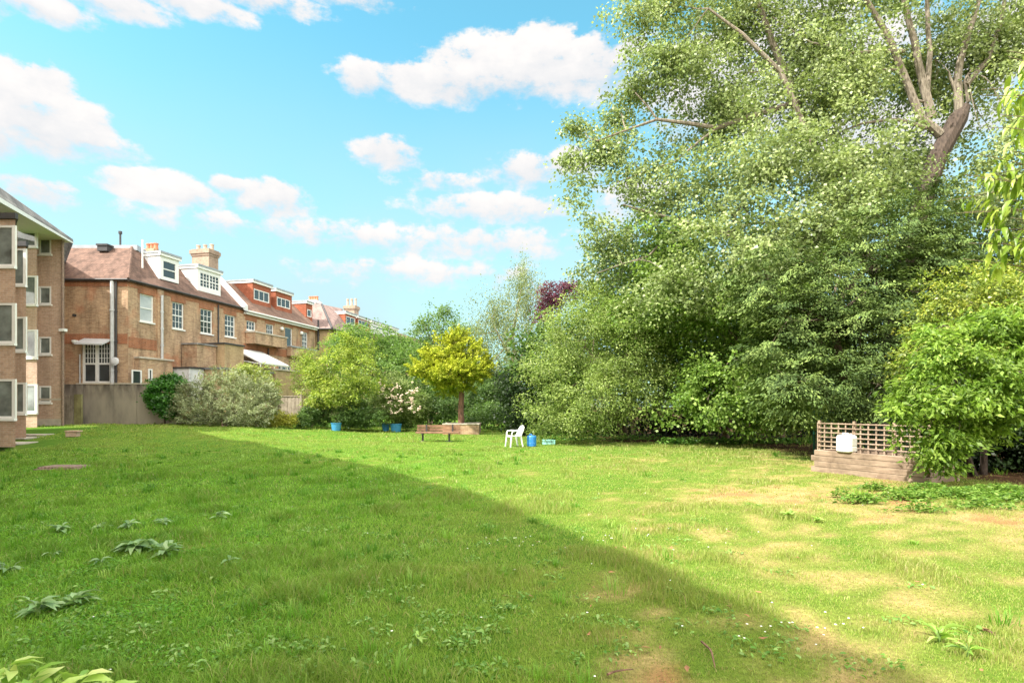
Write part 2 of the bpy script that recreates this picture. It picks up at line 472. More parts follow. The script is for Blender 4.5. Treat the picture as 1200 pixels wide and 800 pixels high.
def leafage(C, U, cr, nl, L, wr, P, rg, style='broad', upw=.6, bright=.22):
    n = len(C); k = rg.poisson(nl, n)+1
    i = np.repeat(np.arange(n), k); m = len(i)
    off = rg.normal(size=(m, 3))
    if style == 'broad':
        off *= np.array([.44, .44, .25])*cr
        off[:, 2] -= .25*np.hypot(off[:, 0], off[:, 1])
        pos = C[i]+off
        nn = unit(U[i]*.55+np.array([0, 0, upw])+rg.normal(size=(m, 3))*.5)
        ax = unit(off*np.array([1, 1, .3])/cr+U[i]*.4+rg.normal(size=(m, 3))*.5+np.array([0, 0, -.35]))
    elif style == 'hang':
        off *= np.array([.28, .28, .9])*cr
        off[:, 2] -= .5*cr
        pos = C[i]+off
        nn = unit(U[i]*.5+rg.normal(size=(m, 3))*.8)
        ax = unit(rg.normal(size=(m, 3))*.5+np.array([0, 0, -1.0]))
    elif style == 'spray':      # conifer: flat sprays running outwards, tips nodding
        d = unit(U*np.array([1, 1, .25])+rg.normal(size=(n, 3))*.35)
        t = rg.random(m)-.35
        side = unit(np.cross(d, np.array([0, 0, 1.0])))[i]
        wv = rg.normal(size=m)*.34*(1.0-.55*np.clip(t+.35, 0, 1))
        pos = C[i]+(d[i]*t[:, None]*1.5+side*wv[:, None])*cr
        pos[:, 2] -= cr*(.5*np.clip(t, 0, 1)**2*1.6+.35*wv**2)
        pos += rg.normal(size=(m, 3))*cr*.07
        nn = unit(np.array([0, 0, .8])+U[i]*.35+rg.normal(size=(m, 3))*.35)
        ax = unit(d[i]+side*wv[:, None]*1.6+np.array([0, 0, -.45])+rg.normal(size=(m, 3))*.25)
    elif style == 'upspray':
        d = unit(U*np.array([1, 1, .4])+np.array([0, 0, .35])+rg.normal(size=(n, 3))*.3)
        t = rg.random(m)-.3
        pos = C[i]+d[i]*(t*1.4*cr)[:, None]+rg.normal(size=(m, 3))*cr*.16*(1.1-t)[:, None]
        nn = unit(rg.normal(size=(m, 3))+U[i]*.6+np.array([0, 0, .4]))
        ax = unit(d[i]+rg.normal(size=(m, 3))*.45)
    ct = rg.random(n)
    t = .55*ct[i]+.45*rg.random(m)
    col = pal(P, t)*(1+bright*(rg.random(n)[i]-.5)*1.4+bright*(rg.random(m)-.5))[:, None]
    LL = L*(.65+.7*rg.random(m)); WW = LL*wr*(.8+.4*rg.random(m))
    ok = pos[:, 2] > G(pos[:, 0], pos[:, 1])+.03
    return pos[ok], ax[ok], nn[ok], LL[ok], WW[ok], col[ok]

def wobble(a, b, n, amp, rg, sag=0):
    a = np.array(a); b = np.array(b); pts = []
    o = rg.normal(size=3)*amp; o2 = rg.normal(size=3)*amp*.5
    for i in range(n+1):
        t = i/n
        p = a+(b-a)*t+o*math.sin(math.pi*t)+o2*math.sin(2*math.pi*t)
        p[2] += sag*math.sin(math.pi*t)
        pts.append(p)
    return pts

def tree(name, label, cat, base, lobes, trunk_r, cr, dens, nl, L, wr, P, mat='leaf', style='broad', barkm='bark',
         fork=.35, seed=1, shell=.55, twigs=60, stems=1, keep=None, upw=.6, trunk_pts=None, limbs=None, limb_k=.022, gap=.12, gs=1.6, lump=.2, bright=.22, shape='diamond', group=None, crown_name='crown'):
    rg = np.random.default_rng(seed)
    base = Vector(base)
    root = empty(name, base, label, cat, group)
    C, U, Li = crown_points(lobes, cr, dens, rg, shell, keep, lump, gap, gs)
    pos, ax, nn, LL, WW, col = leafage(C, U, cr, nl, L, wr, P, rg, style, upw, bright)
    leaves(crown_name, pos, ax, nn, LL, WW, col, M[mat], root, shape)
    big = max(lobes, key=lambda l: l[1].x*l[1].y*l[1].z)
    top = max(l[0].z for l in lobes)
    tb = MB(); bb = MB(); forks = []
    bx = np.array(base); bx[2] -= .15
    if trunk_pts is not None:
        pts = [np.array(p) for p in trunk_pts[0]]; rr = trunk_pts[1]
        tb.tube(pts, rr, 10); forks.append((pts[-1], rr[-1]))
    else:
        cen = sum((Vector(l[0]) for l in lobes), Vector())/len(lobes)
        for s in range(stems):
            an = 6.28*s/stems+rg.random()*2; sp = (0 if stems == 1 else trunk_r*1.6)
            b0 = bx+np.array([math.cos(an)*sp, math.sin(an)*sp, 0])
            tgt = np.array([base.x+(cen.x-base.x)*.6, base.y+(cen.y-base.y)*.6, base.z+(cen.z-base.z)*(.55+fork)])
            tgt[:2] += np.array([math.cos(an), math.sin(an)])*sp*3.5
            pts = wobble(b0, tgt, 7, trunk_r*.8, rg)
            rr = [trunk_r*(1.25 if i == 0 else 1)*(1-.55*i/7)/(1 if stems == 1 else 1.5) for i in range(8)]
            tb.tube(pts, rr, 9); forks.append((pts[-1], rr[-1])); forks.append((pts[4], rr[4]*.8))
    lim = []
    for li, (c, r) in enumerate(lobes):
        cand = forks
        if limbs: cand = [(np.array(q[0][k]), q[1][k]) for q in limbs for k in range(3, len(q[0]))]
        f = min(cand, key=lambda q: np.linalg.norm(q[0]-np.array(c)))
        e = np.array(c)+np.array([0, 0, r.z*.25])
        D = np.linalg.norm(e-f[0])
        if D < .1: continue
        pts = wobble(f[0], e, 6, D*.07, rg, D*.05)
        r0 = min(f[1]*.75, .03+D*limb_k); rr = [r0*(1-.75*i/6) for i in range(7)]
        bb.tube(pts, rr, 6, cap=False); lim.append((li, pts, rr))
    if limbs:
        for pts, rr in limbs: bb.tube(pts, rr, 8); 
    if twigs and len(C):
        for j in rg.choice(len(C), min(twigs, len(C)), replace=False):
            best = None
            for (li, pts, rr) in lim:
                if li != Li[j]: continue
                k = min(range(2, 7), key=lambda q: np.linalg.norm(pts[q]-C[j])); best = (pts[k], rr[k])
            if best is None: continue
            D = np.linalg.norm(C[j]-best[0])
            pts = wobble(best[0], C[j]+U[j]*cr*.3, 4, D*.08, rg, D*.04)
            r0 = min(best[1]*.7, .012+D*.010)
            bb.tube(pts, [r0*(1-.7*i/4) for i in range(5)], 4, cap=False)
    tb.build('trunk', M[barkm], root)
    if bb.v: bb.build('branches', M['bark_pale'] if barkm == 'bark_dark' else M['twig'], root)
    return root
# ================================================================== buildings
class Fr:
    def __init__(s, o, t):
        L = math.hypot(*t); s.o = o; s.t = (t[0]/L, t[1]/L); s.n = (s.t[1], -s.t[0])
    def p(s, a, z, n=0): return Vector((s.o[0]+s.t[0]*a+s.n[0]*n, s.o[1]+s.t[1]*a+s.n[1]*n, z))
    def px(s, px, py, n=0):
        k = (px-600)/F; ox = s.o[0]+s.n[0]*n; oy = s.o[1]+s.n[1]*n
        a = (k*oy-ox)/(s.t[0]-k*s.t[1]); Y = oy+s.t[1]*a
        return a, EYE+(HZ-py)/F*Y
    def rect(s, x0, y0, x1, y1, n=0):      # pixel rectangle (by its left and right edges) -> s0,s1,z0,z1
        a, zt = s.px(x0, y0, n); b, zb = s.px(x1, y1, n)
        return a, b, zb, zt
def wall(mb, fr, s0, s1, z0, z1, holes=(), n=0, rev=.13):
    S = sorted({s0, s1, *[h[0] for h in holes], *[h[1] for h in holes]})
    Z = sorted({z0, z1, *[h[2] for h in holes], *[h[3] for h in holes]})
    S = [x for x in S if s0 <= x <= s1]; Z = [x for x in Z if z0 <= x <= z1]
    for i in range(len(S)-1):
        for j in range(len(Z)-1):
            cs, cz = (S[i]+S[i+1])/2, (Z[j]+Z[j+1])/2
            if any(h[0] < cs < h[1] and h[2] < cz < h[3] for h in holes): continue
            mb.quad(fr.p(S[i], Z[j], n), fr.p(S[i+1], Z[j], n), fr.p(S[i+1], Z[j+1], n), fr.p(S[i], Z[j+1], n))
    for (a, b, c, d) in holes:
        q = [(a, c), (b, c), (b, d), (a, d)]
        for k in range(4):
            (u, v), (u2, v2) = q[k], q[(k+1) % 4]
            mb.quad(fr.p(u, v, n), fr.p(u, v, n-rev), fr.p(u2, v2, n-rev), fr.p(u2, v2, n))
def fbox(mb, fr, s0, s1, z0, z1, n0, n1):
    P = [fr.p(s0, z0, n0), fr.p(s1, z0, n0), fr.p(s1, z0, n1), fr.p(s0, z0, n1),
         fr.p(s0, z1, n0), fr.p(s1, z1, n0), fr.p(s1, z1, n1), fr.p(s0, z1, n1)]
    for f in ((3, 2, 1, 0)[::-1], (4, 5, 6, 7)[::-1], (0, 1, 5, 4)[::-1], (1, 2, 6, 5)[::-1], (2, 3, 7, 6)[::-1], (3, 0, 4, 7)[::-1]):
        mb.face([P[i] for i in f])
def window(parent, fr, rect, n=0, rev=.11, bars=(1, 1), sash=True, fw=.07, sill=True, glass='glass', bar=.028, name='window', lintel=None, label=None, deep2=None):
    a, b, c, d = rect
    mb = MB(); o = n-rev
    pr = .05
    fbox(mb, fr, a, a+fw, c, d, o-.02, o+pr); fbox(mb, fr, b-fw, b, c, d, o-.02, o+pr)
    fbox(mb, fr, a+fw, b-fw, d-fw, d, o-.02, o+pr-.003); fbox(mb, fr, a+fw, b-fw, c, c+fw, o-.02, o+pr-.003)
    nx, ny = bars
    if sash: m = (c+d)/2; fbox(mb, fr, a+fw, b-fw, m-.035, m+.035, o-.02, o+pr-.006)
    for i in range(1, nx):
        s = a+fw+(b-a-2*fw)*i/nx; fbox(mb, fr, s-bar/2, s+bar/2, c+fw, d-fw, o-.015, o+pr-.02)
    for j in range(1, ny):
        z = c+fw+(d-c-2*fw)*j/ny; fbox(mb, fr, a+fw, b-fw, z-bar/2, z+bar/2, o-.015, o+pr-.023)
    w = mb.build(name if parent.get('category') is not None else name, M['white'], parent)
    g = MB(); g.quad(fr.p(a+.02, c+.02, o), fr.p(b-.02, c+.02, o), fr.p(b-.02, d-.02, o), fr.p(a+.02, d-.02, o))
    g.build('pane', M[glass], w)
    if sill:
        k = MB(); fbox(k, fr, a-.07, b+.07, c-.09, c-.004, o+.0, n+.07); k.build('sill', M['white'] if sill is True else M[sill], w)
    return w

# ---------------------------------------------------------- terrace, house with the corner nearest
Y0 = 33.0; X0 = (150-600)/F*Y0
T = Fr((X0, Y0), (.215, .977)); E1 = Fr((X0, Y0), (1, 0))     # E1: end wall facing the lawn
GZ = .45
S_A = T.px(285, 362)[0]; S_B = T.px(369, 383)[0]
EZ = 9.15
XW = -13.0       # west end of the end wall (local s, negative)
house = empty('brick_house', (X0-3, Y0+4, GZ), 'tall brick terraced house with clay hipped roof and two white dormers behind the concrete wall', 'house')
mb = MB()
hw = T.rect
wins = [hw(164, 343.5, 180, 378.5), hw(202, 353, 215.5, 386.5), hw(235, 361, 249, 392), hw(263.5, 368, 275.5, 395.5)]
gf = hw(154.5, 433, 166, 452)
wall(mb, T, 0, S_A, GZ, EZ, wins)
fd = E1.rect(96, 400, 130, 449)
wall(mb, E1, XW, 0, GZ, EZ, [fd])
# back walls close the body
mb.quad(T.p(0, GZ, -12), T.p(0, EZ, -12), T.p(S_A, EZ, -12), T.p(S_A, GZ, -12))
mb.quad(T.p(S_A, GZ, -12), T.p(S_A, EZ, -12), T.p(S_A, EZ, 0), T.p(S_A, GZ, 0))
mb.build('wall', M['brick_stock'], house)
# red brick bands and flat arches, slightly proud
mb = MB()
for (a, b, c, d) in wins: fbox(mb, T, a-.12, b+.12, d+.0, d+.34, -.02, .03)
fbox(mb, T, .004, S_A, EZ-.42, EZ-.16, -.02, .028)
fbox(mb, E1, XW, -.03, EZ-.42, EZ-.16, -.02, .031)
a, z = E1.px(120, 402); fbox(mb, E1, XW, -.03, z-.05, z+.55, -.02, .025)
a, b, c, d = hw(150.5, 398, 183, 425); fbox(mb, T, .035, b, 5.1, 5.75, -.02, .027)
mb.build('brick_band', M['brick_red'], house)
# quoin / pilaster strip near the second pipe
mb = MB(); a, b, c, d = hw(183, 345, 190, 430); fbox(mb, T, a, b, GZ, EZ-.18, -.02, .12); mb.build('pilaster', M['brick_stock'], house)
for k, r in enumerate(wins):
    window(house, T, r, bars=((1, 1), (3, 4), (3, 4), (3, 4))[k], glass='glass_pale' if k == 0 else 'glass')
window(house, T, hw(154.5, 433, 166, 452, .42), n=.42, rev=.03, bars=(1, 1), sash=False, sill=False)
window(house, T, hw(174, 432, 178.5, 446, .42), n=.42, rev=.03, bars=(1, 1), sash=False, sill=False)
# french window with fanlight bars
a, b, c, d = fd
wf = window(house, E1, (a, b, c, d), bars=(1, 1), sash=False, sill=False, fw=.13, name='french_window')
mb = MB(); m = (a+b)/2
fbox(mb, E1, m-.09, m+.09, c+.13, d-.13, -.14, -.03)
zt = E1.px(100, 426)[1]
fbox(mb, E1, a+.13, m-.09, zt-.05, zt+.05, -.14, -.045); fbox(mb, E1, m+.09, b-.13, zt-.05, zt+.05, -.14, -.045)
for (u, v) in ((a+.13, m-.09), (m+.09, b-.13)):
    for i in (1, 2, 3):
        s = u+(v-u)*i/4; fbox(mb, E1, s-.012, s+.012, zt+.05, d-.13, -.13, -.07)
    for j in (1, 2, 3):
        z = zt+.05+(d-.13-zt-.05)*j/4; fbox(mb, E1, u, v, z-.012, z+.012, -.13, -.073)
mb.build('glazing_bar', M['white'], wf)
# little canopy over the french window
mb = MB(); a0, z0 = E1.px(101, 396); a1, z1 = E1.px(129, 402)
for (n0, n1) in ((0, .75),):
    p = [E1.p(a0-.1, z0, 0), E1.p(a1+.1, z0-.05, 0), E1.p(a1+.1, z0-.42, .8), E1.p(a0-.1, z0-.37, .8)]
    dz = Vector((0, 0, -.09)); q = [v+dz for v in p]
    mb.face(p[::-1]); mb.face(q)
    for i in range(4): mb.face([q[i], q[(i+1) % 4], p[(i+1) % 4], p[i]])
mb.build('canopy', M['pipe'], house)
# roof: hip with flat top
RI = 2.5; RZ = 11.72
def roofplane(mb, pts): mb.face(pts)
ov = .16
mb = MB()
c_e = E1.p(ov*.8, EZ-.02, ov); tA = T.p(S_A, EZ-.02, ov)
c_r = Vector((W(154.5, 291, Y0+RI).x, Y0+RI, RZ)); tAr = T.p(S_A, RZ, -2.5)
w_e = E1.p(XW, EZ-.02, ov); w_r = Vector((X0+XW, Y0+RI, RZ))
mb.face([w_e, c_e, c_r, w_r]); mb.face([c_e, tA, tAr, c_r])
mb.face([w_r, c_r, tAr, T.p(S_A, RZ, -12), Vector((X0+XW, Y0+13, RZ))])
mb.face([w_e, w_r, Vector((X0+XW, Y0+13, RZ)), Vector((X0+XW, Y0+13, EZ))])
dz = Vector((0, 0, -.14))
for (p, q) in ((w_e, c_e), (c_e, tA)): mb.face([p+dz, q+dz, q, p])
rf = mb.build('roof', M['tile_clay'], house)
mb = MB()
mb.face([E1.p(XW, EZ-.16, ov)+Vector((0, .004, 0)), E1.p(XW, EZ-.16, 0), E1.p(0, EZ-.16, 0), c_e+dz])
mb.face([c_e+dz, E1.p(0, EZ-.16, 0), T.p(S_A, EZ-.16, 0), tA+dz])
# gutters
g = []
mb.tube([w_e+Vector((0, -.05, -.03)), c_e+Vector((0, -.05, -.03))], .06, 6); mb.tube([c_e+Vector((.04, 0, -.03)), tA+Vector((.04, 0, -.03))], .06, 6)
mb.build('gutter', M['dark'], rf)
mb = MB()    # hip tiles
mb.tube([c_e+Vector((0, 0, .03)), c_r+Vector((0, 0, .04))], .09, 6); mb.build('hip_tile', M['tile_clay'], rf)
mb = MB()    # raised flat felt roof with pale fascia
mb.prism([(X0+XW, Y0+RI+.15), (c_r.x+.25, Y0+RI+.15), (tAr.x+.1-1.4, tAr.y-6), (tAr.x-7, tAr.y-6), (X0+XW, Y0+10)], RZ-.1, RZ+.24)
mb.build('flat_roof', M['lead'], rf)
mb = MB(); p = W(123, 291, Y0+RI-.3); mb.box(p+Vector((0, 0, -.05)), (.62, .5, .34)); mb.box(p+Vector((0, 0, .17)), (.72, .6, .1)); mb.build('roof_vent', M['dark'], rf); mb = MB()
p = W(141, 284, Y0+RI+.8); mb.tube([p+Vector((0, 0, -.6)), p+Vector((0, 0, .55))], .06, 7); mb.tube([p+Vector((0, 0, .55)), p+Vector((0, 0, .72))], .11, 7)
mb.build('flue_pipe', M['dark'], rf)
mb = MB(); p = W(167, 314, Y0+1.3); mb.tube([p, W(167, 281, Y0+1.3)], .05, 6); mb.build('vent_pole', M['white'], rf)

def dormer(parent, fr, L, Rr, ytopL, ytopR, ybot, nf, win, cheek, front, depth=3.0, bars=(1, 1), sash=True, fasc='white', top='lead', two=False):
    a, zt = fr.px(L, ytopL, nf); b, zt2 = fr.px(Rr, ytopR, nf); zt = (zt+zt2)/2; zb = fr.px((L+Rr)/2, ybot, nf)[1]
    mb = MB()
    for (s, flip) in ((a, 0), (b, 1)):
        p = [fr.p(s, zb, nf), fr.p(s, zb, nf-depth), fr.p(s, zt, nf-depth), fr.p(s, zt, nf)]
        mb.face(p[::-1] if flip == 0 else p)
    mb.face([fr.p(a, zb, nf-depth), fr.p(b, zb, nf-depth), fr.p(b, zt, nf-depth), fr.p(a, zt, nf-depth)]); mb.face([fr.p(a, zt, nf), fr.p(b, zt, nf), fr.p(b, zt, nf-depth), fr.p(a, zt, nf-depth)])
    d = mb.build('dormer', M[cheek], parent)
    mb = MB(); wr = fr.rect(*win, nf)
    wall(mb, fr, a, b, zb, zt, [wr], nf, .06); mb.build('dormer_front', M[front], d)
    mb = MB(); fbox(mb, fr, a-.1, b+.1, zt+.004, zt+.13, nf-depth-.2, nf+.16); mb.build('dormer_roof', M[top], d)
    mb = MB(); fbox(mb, fr, a-.12, b+.12, zt-.16, zt+.002, nf+.005, nf+.12); fbox(mb, fr, a-.06, a-.004, zt-.16, zt+.002, nf-depth, nf+.004)
    mb.build('fascia', M[fasc], d)
    # the window frame and its panes are pieces of the dormer
    o = nf-.05; s0, s1, z0, z1 = wr; fw = .07
    mb = MB(); fbox(mb, fr, s0, s0+fw, z0, z1, o-.02, o+.05); fbox(mb, fr, s1-fw, s1, z0, z1, o-.02, o+.05)
    fbox(mb, fr, s0+fw, s1-fw, z1-fw, z1, o-.02, o+.047); fbox(mb, fr, s0+fw, s1-fw, z0, z0+fw, o-.02, o+.047)
    nx, ny = bars
    for i in range(1, nx):
        s = s0+fw+(s1-s0-2*fw)*i/nx; w = .05 if two and i == nx//2 else .022
        fbox(mb, fr, s-w, s+w, z0+fw, z1-fw, o-.015, o+.035)
    if sash: fbox(mb, fr, s0+fw, s1-fw, (z0+z1)/2-.035, (z0+z1)/2+.035, o-.015, o+.038)
    for j in range(1, ny):
        z = z0+fw+(z1-z0-2*fw)*j/ny; fbox(mb, fr, s0+fw, s1-fw, z-.014, z+.014, o-.013, o+.031)
    mb.build('window_frame', M['white'], d)
    mb = MB(); mb.quad(fr.p(s0+.02, z0+.02, o), fr.p(s1-.02, z0+.02, o), fr.p(s1-.02, z1-.02, o), fr.p(s0+.02, z1-.02, o)); mb.build('pane', M['glass'], d)
    return d
dormer(house, T, 187.5, 209.5, 296, 303.5, 329.5, -.45, (190.5, 304, 206.5, 329), 'render', 'white')
dormer(house, T, 231.5, 258.5, 311, 320, 345, -.45, (234, 318, 257, 342), 'render', 'white', bars=(6, 4), two=True)

def chimney(parent, c, wx, wy, z0, z1, npots, pot, mat='brick_stock', rot=-.22, ph=.55):
    mb = MB(); mb.box((c[0], c[1], (z0+z1)/2-.25), (wx, wy, z1-z0-.5), rot)
    mb.box((c[0], c[1], z1-.42), (wx+.12, wy+.12, .16), rot); mb.box((c[0], c[1], z1-.2), (wx+.26, wy+.26, .28), rot); mb.box((c[0], c[1], z1-.02), (wx+.1, wy+.1, .08), rot)
    ch = mb.build('chimney', M[mat], parent)
    for i in range(npots):
        t = (i-(npots-1)/2)*(wx*.8/max(npots-1, 1)) if npots > 1 else 0
        x = c[0]+math.cos(rot)*t; y = c[1]+math.sin(rot)*t
        mb = MB(); mb.lathe((x, y, z1+.02), [(.0, 0), (.15, 0), (.125, ph*.8), (.16, ph*.82), (.16, ph), (.1, ph), (.1, ph*.6)], 12)
        mb.build('chimney_pot', M[pot], ch)
def chim_px(parent, L, Rr, ytop, d, npots, pot, mat='brick_stock', z0=10, wy=1.0, ph=.55):
    p = W((L+Rr)/2, ytop, d); chimney(parent, (p.x, p.y), (Rr-L)/F*d*.85, wy, z0, p.z, npots, pot, mat, ph=ph)
chim_px(house, 171, 186, 293, Y0+5, 3, 'terracotta', z0=11, wy=.5, ph=.42)
chim_px(house, 227, 254, 294, 43.5, 3, 'pot_buff', 'brick_pale', z0=11, ph=.45)
# pipes
def pipe(parent, pts, r, mat='pipe', name='downpipe'):
    mb = MB(); mb.tube(pts, r, 8)
    for k in range(1, 4):
        q = pts[0]+(pts[-1]-pts[0])*k/4; mb.tube([q-Vector((0, 0, .05)), q+Vector((0, 0, .05))], r*1.35, 8)
    return mb.build(name, M[mat], parent)
def pp(fr, px, y0, y1, n, n2=None):
    a, z = fr.px(px, y0, n); a2, z2 = fr.px(px, y1, n); return [fr.p(a, z, n), fr.p(a, z2, n)]
pipe(house, pp(E1, 131.5, 328, 470, .12), .11); pipe(house, pp(E1, 136, 330, 470, .1), .06, 'dark')
pipe(house, pp(T, 190, 346, 424, .22), .075); pipe(house, pp(T, 256, 357, 420, .08), .05, 'dark')
pipe(house, pp(E1, 93.5, 415, 470, .06), .035)
mb = MB(); p = E1.p(E1.px(139.5, 424)[0], 0, .35); z = E1.px(139.5, 424)[1]
mb.lathe((0, 0, 0), [(0, .06), (.15, .04), (.24, 0), (.26, .02), (.15, .08), (0, .1)], 16)
from mathutils import Matrix
rm = Matrix.Rotation(R(78), 3, 'X')
mb.v = [rm @ v+Vector((p.x, p.y, z)) for v in mb.v]
mb.tube([Vector((p.x, p.y+.02, z)), Vector((p.x, p.y+.37, z-.1))], .02, 5); mb.build('satellite_dish', M['pipe'], house)
mb = MB(); a, z = E1.px(89.5, 400.5); q = E1.p(a, z, .12); mb.lathe(q-Vector((0, 0, .12)), [(0, 0), (.12, .02), (.17, .14), (.17, .2), (0, .22)], 12); mb.build('alarm_box', M['white'], house)
a, z = E1.px(88, 369.5); mb = MB(); mb.tube([E1.p(a, z, -.02), E1.p(a, z, .12)], .09, 7); mb.build('flue_outlet', M['dark'], house)
# --- garden-side extensions of this house
def flatext(parent, fr, s0, s1, z1, n0, n1, mat, cop='stone', name='extension', holes_front=(), holes_side=(), z0=GZ, copt=.1):
    """box: fr frontal wall along the terrace side; n from n0 to n1; its end face looks at the lawn"""
    mb = MB(); fe = Fr(tuple(fr.p(s0, 0, n0))[:2], fr.n)
    wall(mb, fe, 0, n1-n0, z0, z1, holes_front)
    fs = Fr(tuple(fr.p(s0, 0, n1))[:2], fr.t); wall(mb, fs, 0, s1-s0, z0, z1, holes_side)
    mb.face([fr.p(s0, z1, n0), fr.p(s0, z1, n1), fr.p(s1, z1, n1), fr.p(s1, z1, n0)])
    mb.face([fr.p(s1, z0, n1), fr.p(s1, z0, n0), fr.p(s1, z1, n0), fr.p(s1, z1, n1)])
    e = mb.build(name, M[mat], parent)
    if cop:
        mb = MB(); fbox(mb, fr, s0-.08, s1+.05, z1+.003, z1+copt, n0+.01, n1+.08); mb.build('coping', M[cop], e)
    return e, fe, fs
# low wall / lean-to under the first window
a, b, c, d = hw(152, 421, 197, 452)
flatext(house, T, .45, b, T.px(172, 421)[1], .03, .35, 'brick_stock')
# white rendered store and wide yellow rendered extension
s1_, z_ = T.px(190, 430)
flatext(house, T, 3.2, 4.4, 4.05, .03, 1.35, 'render', 'dark')
e, fe, fs = flatext(house, T, 4.5, S_A*.98, 4.05, .03, 2.75, 'brick_yellow', 'felt', copt=.14)
pipe(house, [T.p(4.3, 1, 2.9), T.p(4.3, 3.9, 2.9)], .05, 'pipe')
pipe(house, [T.p(3.1, 3.95, 1.45), T.p(3.1, 3.0, 1.45)], .09, 'pipe')
# upper brown store on the extension
e2, _, _ = flatext(house, T, 3.9, 5.6, T.px(205, 403)[1], .13, 1.3, 'brick_stock', 'slate', name='roof_store', z0=4.2)
e3, _, _ = flatext(house, T, 5.7, 7.6, T.px(238, 404)[1], .13, 1.9, 'brick_yellow', 'dark', name='roof_store', z0=4.2)

# ---------------------------------------------------------- second house of the terrace
house2 = empty('brick_house', tuple(T.p(S_A+5, GZ, -4)), 'brown brick terraced house with red tiled dormers and a white awning', 'house')
mb = MB()
w2 = [hw(289, 375, 299.5, 388), hw(312, 379, 320.5, 404.5), hw(334, 383, 342.5, 408), hw(354, 388.5, 360.5, 411), hw(326.5, 427, 341, 441)]
wall(mb, T, S_A+.003, S_B, GZ, 9.0, w2); 
mb.quad(T.p(S_A+.003, GZ, -12), T.p(S_A+.003, 9, -12), T.p(S_B, 9, -12), T.p(S_B, GZ, -12))
mb.quad(T.p(S_B, GZ, -12), T.p(S_B, 9, -12), T.p(S_B, 9, 0), T.p(S_B, GZ, 0))
mb.build('wall', M['brick_stock'], house2)
mb = MB()
for (a, b, c, d) in w2[:4]: fbox(mb, T, a-.15, b+.15, d, d+.4, -.02, .03)
fbox(mb, T, S_A+.05, S_B, 8.55, 8.8, -.02, .027)
a, z = T.px(300, 403); fbox(mb, T, S_A+.05, S_B, z-.7, z-.1, -.02, .03)
mb.build('brick_band', M['brick_red'], house2)
for k, r in enumerate(w2):
    window(house2, T, r, bars=((3, 2), (3, 4), (1, 1), (3, 4), (3, 1))[k], sash=k in (1, 3))
mb = MB(); mb.face([T.p(S_A, 8.98, .3), T.p(S_B, 8.98, .3), T.p(S_B, 11.5, -2.4), T.p(S_A, 11.5, -2.4)])
mb.face([T.p(S_A, 11.5, -2.4), T.p(S_B, 11.5, -2.4), T.p(S_B, 9, -12), T.p(S_A, 9, -12)])
mb.face([T.p(S_A, 8.84, .3), T.p(S_B, 8.84, .3), T.p(S_B, 8.98, .3), T.p(S_A, 8.98, .3)])
rf2 = mb.build('roof', M['tile_brown'], house2)
mb = MB(); mb.tube([T.p(S_A+.1, 8.93, .37), T.p(S_B, 8.93, .37)], .07, 6); fbox(mb, T, S_A+.02, S_B, 8.72, 8.838, -.02, .27); mb.build('gutter', M['white'], rf2)
# party parapet between the houses
mb = MB()
p = [T.p(S_A-.32, 8.9, .38), T.p(S_A-.32, 11.55, -2.3)]; q = [T.p(S_A+.05, 8.9, .38), T.p(S_A+.05, 11.55, -2.3)]
up = Vector((0, 0, .42))
mb.face([p[0], p[1], p[1]+up, p[0]+up]); mb.face([q[0], q[0]+up, q[1]+up, q[1]]); mb.face([p[0]+up, p[1]+up, q[1]+up, q[0]+up]); mb.face([p[0], p[0]+up, q[0]+up, q[0]])
mb.build('parapet', M['render'], rf2)
dormer(house2, T, 296, 317.5, 329, 335.5, 365, -.7, (297.5, 338, 315.5, 355.5), 'tile_red', 'tile_red', bars=(3, 1), sash=False)
dormer(house2, T, 323, 342, 339, 345, 371, -.7, (324.5, 347.5, 340, 362.5), 'tile_red', 'tile_red', bars=(3, 1), sash=False)
dormer(house2, T, 358.5, 366, 353, 356, 378, -.7, (360, 362, 365, 372), 'tile_red', 'tile_red', bars=(1, 1), sash=False)
# balcony walls and lower extensions
SB = T.px(318, 430, 2.75)[0]
e, fe, fs = flatext(house2, T, S_A+.1, S_A+5.2, 4.35, .03, 2.75, 'brick_yellow', 'stone', copt=.12)
flatext(house2, T, S_A+.2, S_A+4.2, T.px(300, 392)[1], .05, .9, 'brick_stock', 'stone', name='balcony_wall', z0=T.px(300, 400)[1]-.3)
flatext(house2, T, S_A+5.4, S_B-.4, T.px(335, 405)[1]-.1, .05, .5, 'brick_stock', 'lead', name='balcony_wall', z0=T.px(335, 410)[1]-.5)
# white lean-to canopy on the extension
mb = MB(); A0 = T.px(276, 407, 1.0); 
s0 = T.px(277, 407, .6)[0]; s1 = T.px(322, 421, 2.3)[0]
zt = T.px(277, 407, .6)[1]; zb = T.px(336, 428, 2.6)[1]
p = [T.p(s0, zt, .25), T.p(s1+1.2, zt, .25), T.p(s1+1.2, zb, 2.7), T.p(s0, zb, 2.7)]
P_ = [T.p(s0, zt, .4), T.p(s0, zt-.15, .4)]
q = [v-Vector((0, 0, .1)) for v in p]
mb.face(p[::-1]); mb.face(q)
for i in range(4): mb.face([q[i], q[(i+1) % 4], p[(i+1) % 4], p[i]])
aw = mb.build('awning', M['white'], house2)
mb = MB()
for i in range(5):
    s = s0+.05+(s1+1.1-s0)*i/4; mb.tube([T.p(s, 4.45, 2.6), T.p(s, zb-.08, 2.6)], .04, 6)
mb.tube([T.p(s0, zb-.12, 2.6), T.p(s1+1.15, zb-.12, 2.6)], .04, 5); mb.tube([T.p(s0+.05, 4.5+(zt-4.5)*.4, .3), T.p(s0+.05, zb-.1, 2.6)], .04, 5)
mb.build('awning_post', M['white'], aw)
mb = MB(); s0, z0 = T.px(326, 449, .6); s1, z1 = T.px(350, 455, .6)
